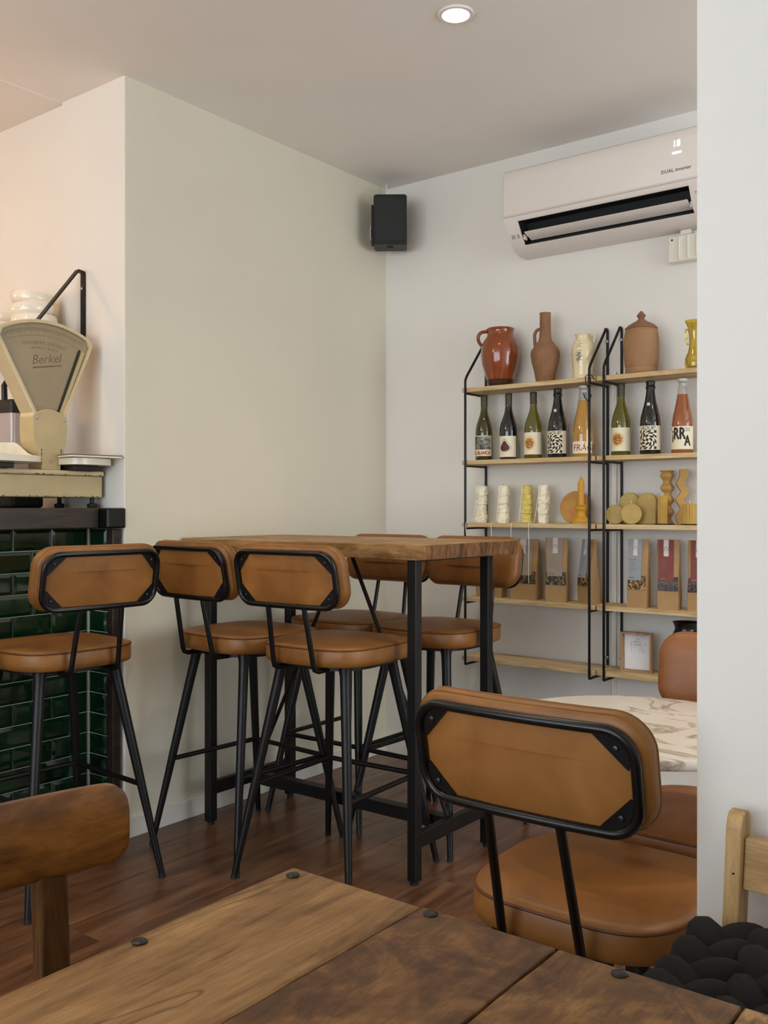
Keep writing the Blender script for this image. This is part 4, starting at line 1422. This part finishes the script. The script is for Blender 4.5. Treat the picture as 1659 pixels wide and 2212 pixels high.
def bottle(x, y, h, kind, art, label):
    r = thing('wine_bottle', label, 'wine bottle', (x, y, ZB), 0, 'wine bottles on the second board')
    k = h / 0.283
    R = 0.0385
    if kind in ('olive', 'black', 'green'):
        prof = [(0.030, 0.0), (R - 0.002, 0.001), (R, 0.006), (R, 0.118), (R - 0.001, 0.135), (0.034, 0.155), (0.026, 0.178), (0.0185, 0.200), (0.0155, 0.215), (0.0140, 0.235), (0.0137, 0.252)]
        cap = [(0.0142, 0.2305), (0.0146, 0.232), (0.0146, 0.265), (0.0150, 0.266), (0.0150, 0.281), (0.0135, 0.283)]
        body_m = {'olive': 'g_olive', 'black': 'g_black', 'green': 'g_green'}[kind]
        m = MB(); m.lathe([(a, b * k) for a, b in prof], 36); m.build('glass_body', body_m, r, smooth=True)
        m = MB(); m.lathe([(a, b * k) for a, b in cap], 24); m.build('capsule', 'capsule_black' if kind == 'black_' else 'capsule_olive', r, smooth=True)
    elif kind == 'cava':
        R = 0.0405
        prof = [(0.032, 0.0), (R - 0.002, 0.001), (R, 0.006), (R, 0.108), (R - 0.0015, 0.130), (0.036, 0.150), (0.029, 0.178), (0.022, 0.205), (0.0175, 0.232), (0.0155, 0.250)]
        m = MB(); m.lathe([(a, b * k) for a, b in prof], 36); m.build('glass_body', 'g_black', r, smooth=True)
        cap = [(0.0160, 0.2505), (0.0180, 0.252), (0.0186, 0.258), (0.0165, 0.262), (0.0165, 0.272), (0.0178, 0.276), (0.0168, 0.281), (0.012, 0.283)]
        m = MB(); m.lathe([(0.0158, 0.232 * k)] + [(a, b * k) for a, b in cap], 24); m.build('capsule', 'capsule_black', r, smooth=True)
    else:
        R = 0.0410
        lo = [(0.032, 0.0), (R - 0.002, 0.001), (R, 0.006), (R, 0.085), (R - 0.002, 0.115), (0.035, 0.145), (0.028, 0.175), (0.0222, 0.205), (0.0195, 0.222)]
        up = [(0.0194, 0.2222), (0.0165, 0.245), (0.0145, 0.264), (0.0145, 0.267), (0.0172, 0.269), (0.0172, 0.273)]
        m = MB(); m.lathe([(a, b * k) for a, b in lo], 36); m.build('glass_body', 'g_orange' if kind == 'orange' else 'g_rose', r, smooth=True)
        m = MB(); m.lathe([(a, b * k) for a, b in up], 24); m.build('neck', 'g_clear', r, smooth=True)
        m = MB(); m.lathe([(0.0178, 0.2735 * k), (0.0182, 0.275 * k), (0.0172, 0.281 * k), (0.010, 0.283 * k)], 24); m.build('crown_cap', 'white_box', r, smooth=True)
    Rl, Ra = R + 0.0005, R + 0.0009
    L0, L1 = {'photo': (0.019, 0.107), 'fig': (0.011, 0.100), 'fruit': (0.018, 0.110), 'check': (0.0175, 0.110), 'frag': (0.014, 0.062), 'irra': (0.015, 0.101)}[art]
    fl, fa = cyl_map(Rl), cyl_map(Ra)
    hw = 0.0515 * R / 0.0385
    m = MB(); patch(m, fl, -hw, hw, L0, L1, 20); lb = m.build('label', 'paper', r, smooth=True)
    if art == 'photo':
        m = MB(); patch(m, fa, -hw + 0.004, hw - 0.004, 0.047, 0.104, 16); m.build('print', 'photo_grey', lb, smooth=True)
        lettering("ELL BLANCA", 0.021, lambda a, b: fa(a, 0.032 + b), 'print_orange', lb, sx=0.72, offset=0.0009)
    elif art == 'fig':
        fig = []
        for q in range(40):
            t = 2 * PI * q / 40
            rx = 0.0245 * math.cos(t)
            zz = 0.021 * math.sin(t)
            if math.sin(t) > 0.2:
                s_ = (math.sin(t) - 0.2) / 0.8
                rx *= 1 - 0.25 * s_
                zz += 0.012 * s_ ** 4
            else:
                zz *= 0.78
            fig.append((rx - 0.004, 0.050 + zz))
        c_ = (-0.004, 0.050)
        for sc_, mm, R_ in ((1.17, 'print_black', 0.0008), (1.11, 'paper', 0.0010), (0.92, 'fig', 0.0012)):
            m = MB(); poly(m, cyl_map(R + R_), [(c_[0] + (a - c_[0]) * sc_, c_[1] + (b - c_[1]) * sc_) for a, b in fig]); m.build('print', mm, lb)
    elif art == 'fruit':
        for rad, mm, R_ in ((0.0275, 'fruit_rim', 0.0008), (0.0255, 'paper', 0.0010), (0.0245, 'fruit_rim', 0.0011), (0.0205, 'fruit_speckle', 0.0013)):
            m = MB(); poly(m, cyl_map(R + R_), [(-0.006 + rad * math.cos(2 * PI * q / 32), 0.064 + rad * 1.05 * math.sin(2 * PI * q / 32)) for q in range(32)]); m.build('print', mm, lb)
    elif art == 'check':
        n, sub = 7, 4
        half = 0.036
        cz = 0.056
        m = MB()
        for i in range(n):
            for j in range(n):
                if (i + j) % 2:
                    continue
                vs, fs = [], []
                for a in range(sub + 1):
                    for b in range(sub + 1):
                        u = -1 + 2 * (i + a / sub) / n; v = -1 + 2 * (j + b / sub) / n
                        d_ = min(1.0, math.hypot(u, v))
                        an = 1.5 * (1 - d_) ** 1.0
                        uu = u * math.cos(an) - v * math.sin(an); vv = u * math.sin(an) + v * math.cos(an)
                        vs.append(fa(uu * half - 0.004, cz + vv * half))
                for a in range(sub):
                    for b in range(sub):
                        q = a * (sub + 1) + b
                        fs.append((q, q + 1, q + sub + 2, q + sub + 1))
                m.add(vs, fs)
        m.build('print', 'print_black', lb)
        lettering("JAQUE!", 0.0195, lambda a, b: fa(a - 0.004, 0.1005 + b), 'print_black', lb, shear=0.3, sx=0.95, offset=0.0002)
        m = MB(); patch(m, cyl_map(0.0318 if False else R * 0.665 + 0.0008, 0.0), -0.008, 0.004, 0.186 * k, 0.197 * k, 4)
        pt = m.build('price_tag', 'sticker', r)
    elif art == 'frag':
        lettering("Y FRÁGIL", 0.036, lambda a, b: fa(a + 0.006, 0.036 + b), 'print_red', lb, shear=0.12, sx=0.95, offset=-0.0002)
    elif art == 'irra':
        lettering("¡RR", 0.062, lambda a, b: fa(a - 0.010, 0.072 + b), 'print_black', lb, sx=0.62, offset=0.0016)
        lettering("A", 0.055, lambda a, b: fa(a + 0.026, 0.045 + b), 'print_black', lb, sx=0.62, offset=0.0016)
        m = MB(); patch(m, fa, -hw + 0.003, -hw + 0.010, 0.088, 0.096, 2); m.build('print', 'print_red', lb)
        m = MB()
        for q in range(4):
            patch(m, fa, 0.016, 0.036, 0.082 + q * 0.004, 0.0835 + q * 0.004, 3)
        m.build('print', 'print_grey', lb)
    return r


bottle(0.604, -0.090, 0.286, 'olive', 'photo', 'olive green wine bottle with grey photo label and orange lettering')
bottle(0.727, -0.092, 0.284, 'black', 'fig', 'dark wine bottle with a purple fig on its cream label')
bottle(0.845, -0.090, 0.281, 'green', 'fruit', 'green wine bottle with speckled round fruit label, on the left shelf unit')
bottle(0.961, -0.098, 0.286, 'cava', 'check', 'black wine bottle with swirling chequered label, on the left shelf unit')
bottle(1.075, -0.100, 0.290, 'orange', 'frag', 'clear bottle of orange wine with red lettering on a low label')
bottle(1.233, -0.090, 0.287, 'green', 'fruit', 'green wine bottle with speckled round fruit label, on the right shelf unit')
bottle(1.359, -0.104, 0.285, 'cava', 'check', 'black wine bottle with swirling chequered label, on the right shelf unit')
bottle(1.484, -0.104, 0.284, 'rose', 'irra', 'clear bottle of rose wine with bold black lettering beside the partition')

# ------------------------------------------------------------------ candles on the third board
ZC = S[2]


def rock_candle(x, y, mat, seed, string, label):
    r = thing('rock_candle', label, 'candle', (x, y, ZC), math.radians(random.uniform(-12, 12)), 'stacked block candles with long wicks')
    random.seed(seed)
    m = MB()
    z = 0.0
    for lv_ in range(4):
        h = 0.160 / 4 * random.uniform(0.92, 1.06) if lv_ < 3 else 0.1595 - z
        hw_ = 0.023 * random.uniform(0.86, 1.06)
        ox, oy = random.uniform(-0.002, 0.002), random.uniform(-0.002, 0.002)
        n = 14
        rg = []
        for j, fr in enumerate((0, 0.08, 0.3, 0.55, 0.8, 0.94, 1.0)):
            ring = []
            for q in range(n):
                t = 2 * PI * q / n
                c_, s_ = math.cos(t), math.sin(t)
                k_ = 1 / max(abs(c_), abs(s_)) ** 0.75
                w_ = hw_ * k_ * (0.90 if fr in (0, 1.0) else 1.0) * random.uniform(0.87, 1.07)
                ring.append((ox + w_ * c_, oy + w_ * s_, z + fr * h))
            rg.append(ring)
        m.rings(rg)
        z += h
    m.build('wax_blocks', mat, r)
    m = MB()
    P = [(0.0, 0.0, 0.159), (0.0, -0.004, 0.164), (-0.004, -0.022, 0.160)] + [(a, b, c) for a, b, c in string]
    m.tube(P, 0.0013, 5); m.build('wick', 'wick', r, smooth=True)
    return r


fy = -0.082
rock_candle(0.590, -0.09, 'wax_white', 1, [(-0.006, -0.027, 0.12), (-0.012, -0.034, 0.05), (-0.014, -0.038, 0.004), (-0.016, -0.087, 0.003), (-0.016, -0.092, -0.01), (-0.012, -0.091, -0.06)], 'ivory stacked block candle with hanging wick, nearest the shelf end')
rock_candle(0.703, -0.09, 'wax_white', 2, [(-0.014, -0.030, 0.10), (-0.018, -0.034, 0.04), (-0.020, -0.040, 0.004), (-0.022, -0.087, 0.003), (-0.022, -0.092, -0.012), (-0.020, -0.091, -0.09)], 'ivory stacked block candle with hanging wick, left of the yellow one')
rock_candle(0.815, -0.09, 'wax_yellow', 3, [(-0.012, -0.030, 0.10), (-0.016, -0.034, 0.04), (-0.018, -0.040, 0.004), (-0.020, -0.087, 0.003), (-0.020, -0.092, -0.012), (-0.022, -0.092, -0.09), (-0.016, -0.092, -0.16), (-0.022, -0.091, -0.205)], 'lemon yellow stacked block candle with a long hanging wick')
rock_candle(0.893, -0.09, 'wax_white', 4, [(-0.014, -0.030, 0.10), (-0.022, -0.034, 0.04), (-0.026, -0.040, 0.004), (-0.028, -0.087, 0.003), (-0.028, -0.092, -0.012), (-0.026, -0.092, -0.10), (-0.028, -0.092, -0.19), (-0.027, -0.091, -0.245)], 'ivory stacked block candle with hanging wick, right of the yellow one')


def disc_candle(x, y, rad, th, mat, label, tilt=0.0, rz=0.0, wick=True, arch=None):
    r = thing('disc_candle', label, 'candle', (x, y, ZC), rz, 'round slab candles')
    r.rotation_euler = (tilt, 0, rz)
    n = 40
    if arch is None:
        out = lambda i: [((rad - i) * math.cos(2 * PI * k / n), rad + (rad - i) * math.sin(2 * PI * k / n)) for k in range(n)]
    else:
        def out(i):
            p = [((rad - i) * math.cos(PI * k / 24), arch - rad + (rad - i) * math.sin(PI * k / 24)) for k in range(25)]
            return p + [(-(rad - i), 0.0 + i), ((rad - i), 0.0 + i)]
    m = MB(); m.disc_stack(out, [(0.003, -th / 2), (0.0, -th / 2 + 0.003), (0.0, th / 2 - 0.003), (0.003, th / 2)], lambda a, b, h: (a, h, b))
    m.build('wax', mat, r, smooth=True)
    if wick:
        top_ = 2 * rad if arch is None else arch
        m = MB(); m.tube([(0, 0, top_ - 0.003), (0.001, 0, top_ + 0.006), (-0.003, 0, top_ + 0.011)], 0.0013, 5); m.build('wick', 'wick', r)
    return r


disc_candle(1.016, -0.058, 0.067, 0.016, 'wax_blush', 'large ochre disc candle with a reddish flush leaning at the wall', -0.16, 0, False)
r = thing('taper_candle', 'golden candle shaped like a taper in a turned holder', 'candle', (1.075, -0.118, ZC))
m = MB(); m.lathe([(0.037, 0.0), (0.037, 0.006), (0.032, 0.009), (0.033, 0.014), (0.031, 0.019), (0.024, 0.023), (0.025, 0.030), (0.020, 0.034), (0.018, 0.048), (0.021, 0.056), (0.024, 0.060), (0.023, 0.066), (0.018, 0.068), (0.021, 0.073), (0.0215, 0.077), (0.013, 0.078),
                   (0.0125, 0.082), (0.0135, 0.165), (0.010, 0.172), (0.006, 0.182), (0.003, 0.189)], 32)
m.build('wax', 'wax_gold', r, smooth=True, sharp=50)
disc_candle(1.262, -0.070, 0.040, 0.030, 'wax_ochre', 'ochre round slab candle raised behind two smaller ones', 0, 0.15, False)
r_ = disc_candle(1.335, -0.075, 0.037, 0.030, 'wax_ochre', 'ochre arched slab candle standing behind the round ones', 0, 0.1, False, 0.122)
disc_candle(1.222, -0.115, 0.038, 0.030, 'wax_ochre', 'ochre round slab candle with wick, next to the shelf rod', 0, 0.25)
disc_candle(1.292, -0.130, 0.0405, 0.030, 'wax_ochre', 'ochre round slab candle with wick, frontmost of the cluster', 0, 0.35)
# the raised one stands on a small wax block
for o in list(COL.objects):
    if o.get('label') == 'ochre round slab candle raised behind two smaller ones':
        o.location.z = ZC + 0.044
        q = MB(); q.box(-0.03, 0.03, -0.014, 0.014, -0.044, 0.001); q.build('wax_block', 'wax_ochre', o, bevel=0.003)


def ribbed(x, y, rad, h, label, dish):
    r = thing('ribbed_candle', label, 'candle', (x, y, ZC + 0.0042), 0, 'ribbed pillar candles')
    n = 15
    out = []
    for k in range(n * 4):
        t = 2 * PI * k / (n * 4)
        a = rad * (1 + (0.07 if k % 4 in (1, 2) else -0.07))
        out.append((a * math.cos(t), a * math.sin(t)))
    m = MB(); m.rings([[(a, b, 0) for a, b in out], [(a, b, h - 0.004) for a, b in out], [(a * 0.8, b * 0.8, h) for a, b in out]]); m.build('wax', 'wax_rib', r, smooth=True, sharp=25)
    m = MB(); m.tube([(0, 0, h - 0.001), (0.001, 0, h + 0.008), (0.004, 0, h + 0.012)], 0.0013, 5); m.build('wick', 'wick', r)
    d = thing('candle_dish', dish, 'dish', (x + 0.006, y + 0.004, ZC), 0, 'small black candle dishes')
    m = MB(); m.lathe([(0.030, 0.0), (0.040, 0.002), (0.041, 0.004), (0.034, 0.0042)], 32); m.build('plate', 'dark_glaze', d, smooth=True)


ribbed(1.412, -0.118, 0.0175, 0.106, 'slim golden ribbed pillar candle in front of the wavy candle', 'small black dish under the slim ribbed candle')
ribbed(1.515, -0.118, 0.0235, 0.076, 'short thick golden ribbed candle in front of the zigzag candle', 'small black dish under the short ribbed candle')
r = thing('wavy_candle', 'tall beeswax candle with wavy bulging outline', 'candle', (1.410, -0.066, ZC))
prof = [(0.021, 0.0), (0.021, 0.004)]
for k in range(28):
    z = 0.008 + k * 0.192 / 27
    prof.append((0.0175 + 0.0052 * math.cos(z / 0.047 * 2 * PI), z))
prof += [(0.023, 0.204), (0.021, 0.208)]
out = rrect(1.0, 1.0, 0.35, 3, 0)(0)
m = MB(); m.rings([[(a * q, b * q, z) for a, b in out] for q, z in prof]); m.build('wax', 'wax_tan', r, smooth=True, sharp=40)
m = MB(); m.tube([(0, 0, 0.207), (0.001, 0, 0.218)], 0.0012, 5); m.build('wick', 'wick', r)
r = thing('zigzag_candle', 'tall beeswax candle bent in zigzags', 'candle', (1.468, -0.066, ZC))
cen = [(0.0, 0.0), (-0.010, 0.03), (0.008, 0.062), (-0.010, 0.094), (0.010, 0.126), (-0.008, 0.156), (0.006, 0.182), (0.006, 0.211)]
m = MB()
m.rings([[vside(c_ + a, z, b) for a, b in ((-0.0155, -0.014), (0.0155, -0.014), (0.0155, 0.014), (-0.0155, 0.014))] for c_, z in cen]); m.build('wax', 'wax_tan', r, bevel=0.002)
m = MB(); m.tube([vside(0.006, 0.210), vside(0.006, 0.221)], 0.0012, 5); m.build('wick', 'wick', r)

# ------------------------------------------------------------------ tea bags (pouches) on the fourth board
ZG = S[3]


def pouch(x, y, w, d, h, rz, lab, tea_m, lab_u, label, lean=0.0):
    r = thing('paper_pouch', label, 'paper bag', (x, y, ZG), rz, 'kraft paper pouches with a clear window')
    def dep(v):
        return lerp(d, d * 0.92, v / 0.4) if v < 0.4 else lerp(d * 0.92, 0.006, ((v - 0.4) / 0.6) ** 0.8)
    def mid(v):
        return 0.012 * math.sin(v * 5.0) * v + lean * v
    def wid(v):
        return w * (1 + 0.03 * math.sin(v * 9)) if v > 0.05 else w
    def pt(u, v, side, off=0.0):
        return ((u - 0.5) * wid(v) + 0.3 * mid(v), side * (dep(v) / 2 + off) - mid(v) * 0.5, v * h)
    vs = [0, 0.05, 0.15, 0.27, 0.36, 0.46, 0.58, 0.70, 0.82, 0.92, 1.0]
    m = MB()
    us = [0, 0.04, 0.2, 0.4, 0.6, 0.8, 0.96, 1.0]
    rg = []
    for v in vs:
        ring = [pt(u, v, -1, 0.0 if 0.03 < u < 0.97 else -dep(v) * 0.12) for u in us] + [pt(u, v, 1, 0.0 if 0.03 < u < 0.97 else -dep(v) * 0.12) for u in reversed(us)]
        rg.append(ring)
    m.rings(rg); m.build('pouch_body', 'kraft', r, smooth=True, sharp=35)

    def front(u0, u1, v0, v1, off, mat, name, n=8, nu=4):
        q = MB()
        vsn = []
        for j in range(n + 1):
            v = lerp(v0, v1, j / n)
            for i in range(nu + 1):
                vsn.append(pt(lerp(u0, u1, i / nu), v, -1, off))
        fs = [(j * (nu + 1) + i, j * (nu + 1) + i + 1, (j + 1) * (nu + 1) + i + 1, (j + 1) * (nu + 1) + i) for j in range(n) for i in range(nu)]
        q.add(vsn, fs)
        return q.build(name, mat, r, smooth=True)
    front(0.05, 0.97, 0.265, 0.47, 0.0012, tea_m, 'window')
    lb = front(lab_u[0], lab_u[1], 0.405, 0.998, 0.0022, lab, 'paper_label', 10)
    c_ = lerp(lab_u[0], lab_u[1], 0.52)
    front(c_ - 0.11, c_ + 0.11, 0.76, 0.998, 0.0030, 'sticker', 'sticker', 6)
    q = MB()
    for k in range(6):
        v0 = 0.70 - k * 0.034
        e = lerp(lab_u[0], lab_u[1], (0.62, 0.5, 0.58, 0.45, 0.6, 0.4)[k])
        a0 = lab_u[0] + 0.06
        q.add([pt(a0, v0, -1, 0.0029), pt(e, v0, -1, 0.0029), pt(e, v0 + 0.006, -1, 0.0029), pt(a0, v0 + 0.006, -1, 0.0029)], [(0, 1, 2, 3)])
    q.add([pt(lab_u[0] + 0.08, 0.43, -1, 0.0029), pt(lab_u[0] + 0.34, 0.43, -1, 0.0029), pt(lab_u[0] + 0.34, 0.449, -1, 0.0029), pt(lab_u[0] + 0.08, 0.449, -1, 0.0029)], [(0, 1, 2, 3)])
    stuff(q.build('print_lines', 'print_grey', r))
    # loop mark on the sticker
    q = MB()
    R1, R2 = 0.0075, 0.0060
    for k in range(14):
        t0, t1 = lerp(-0.6, 3.9, k / 14), lerp(-0.6, 3.9, (k + 1) / 14)
        def lp(R, t):
            return pt(c_ + R * math.cos(t) / w, 0.86 + R * 1.3 * math.sin(t) / h, -1, 0.0036)
        q.add([lp(R1, t0), lp(R1, t1), lp(R2, t1), lp(R2, t0)], [(0, 1, 2, 3)])
    q.build('sticker_mark', 'print_grey', r)
    return r


pouch(0.640, -0.092, 0.125, 0.055, 0.250, 0.0, 'lab_grey', 'tea_green', (0.06, 0.80), 'kraft pouch with grey label hidden mostly behind the bar table stool')
pouch(0.812, -0.098, 0.122, 0.060, 0.252, math.radians(4), 'lab_grey', 'tea_green', (0.06, 0.80), 'wide kraft pouch with grey label and green tea, at the bar table corner')
pouch(0.962, -0.105, 0.090, 0.060, 0.260, math.radians(14), 'lab_grey', 'tea_green', (0.10, 0.80), 'kraft pouch with grey label and green tea, right of the wide one')
pouch(1.100, -0.098, 0.080, 0.058, 0.256, math.radians(-28), 'lab_blue', 'tea_gold', (0.05, 0.72), 'turned kraft pouch with blue label behind the shelf rod', 0.01)
pouch(1.318, -0.120, 0.078, 0.056, 0.262, math.radians(2), 'lab_blue', 'tea_gold', (0.03, 0.72), 'kraft pouch with pale blue label and golden herbs on the right unit', 0.008)
pouch(1.436, -0.112, 0.082, 0.056, 0.262, math.radians(8), 'lab_red', 'tea_dark', (0.06, 0.76), 'kraft pouch with dark red label, fully in view on the right unit', -0.01)
pouch(1.552, -0.110, 0.082, 0.056, 0.262, math.radians(2), 'lab_red', 'tea_dark', (0.14, 0.80), 'kraft pouch with dark red label cut off by the partition')

# ------------------------------------------------------------------ framed card and dark jar on the lowest board
ZF = S[4]
r = thing('framed_card', 'small wooden box frame with a white printed card', 'picture frame', (1.302, -0.100, ZF), math.radians(4))
m = MB()
fw, fh, fd, t_ = 0.123, 0.154, 0.034, 0.007
m.box(-fw / 2, -fw / 2 + t_, -fd / 2, fd / 2, 0, fh); m.box(fw / 2 - t_, fw / 2, -fd / 2, fd / 2, 0, fh)
m.box(-fw / 2 + t_, fw / 2 - t_, -fd / 2, fd / 2, 0, t_); m.box(-fw / 2 + t_, fw / 2 - t_, -fd / 2, fd / 2, fh - t_, fh)
m.box(-fw / 2 + t_, fw / 2 - t_, fd / 2 - 0.004, fd / 2, t_, fh - t_)
m.build('frame', 'frame_wood', r, bevel=0.001)
m = MB(); m.box(-fw / 2 + t_ + 0.001, fw / 2 - t_ - 0.001, fd / 2 - 0.0055, fd / 2 - 0.0045, t_ + 0.001, fh - t_ - 0.001); cd = m.build('card', 'paper_white', r)
cf = lambda cx_, cz_: (lambda a, b: (cx_ + a, fd / 2 - 0.0058, cz_ + b))
lettering("LA", 0.0105, cf(0.0, 0.126), 'print_grey', cd)
lettering("RECO-", 0.0105, cf(0.0, 0.1145), 'print_grey', cd)
lettering("DINA", 0.0105, cf(0.0, 0.103), 'print_grey', cd)
m = MB()
random.seed(4)
g = cf(0, 0)
for k in range(34):
    a, b = random.uniform(-0.028, 0.028), random.choice([random.uniform(0.132, 0.142), random.uniform(0.078, 0.095)])
    if k % 3 == 0:
        a, b = random.choice([-1, 1]) * random.uniform(0.022, 0.030), random.uniform(0.085, 0.135)
    an = random.uniform(0, PI); l_ = random.uniform(0.002, 0.005); w_ = 0.0004
    dx, dz = math.cos(an), math.sin(an)
    m.add([g(a - dx * l_ - dz * w_, b - dz * l_ + dx * w_), g(a + dx * l_ - dz * w_, b + dz * l_ + dx * w_), g(a + dx * l_ + dz * w_, b + dz * l_ - dx * w_), g(a - dx * l_ + dz * w_, b - dz * l_ - dx * w_)], [(0, 1, 2, 3)])
stuff(m.build('sketch_print', 'print_grey', cd))

r = thing('dark_jar', 'black glazed jar with flared rim on the lowest board', 'jar', (1.495, -0.092, ZF))
m = MB(); m.lathe([(0.045, 0.0), (0.052, 0.004), (0.058, 0.06), (0.058, 0.13), (0.052, 0.160), (0.044, 0.178), (0.043, 0.19), (0.050, 0.205), (0.052, 0.208), (0.047, 0.205), (0.038, 0.19), (0.038, 0.17)], 40); m.build('jar_body', 'dark_glaze', r, smooth=True)
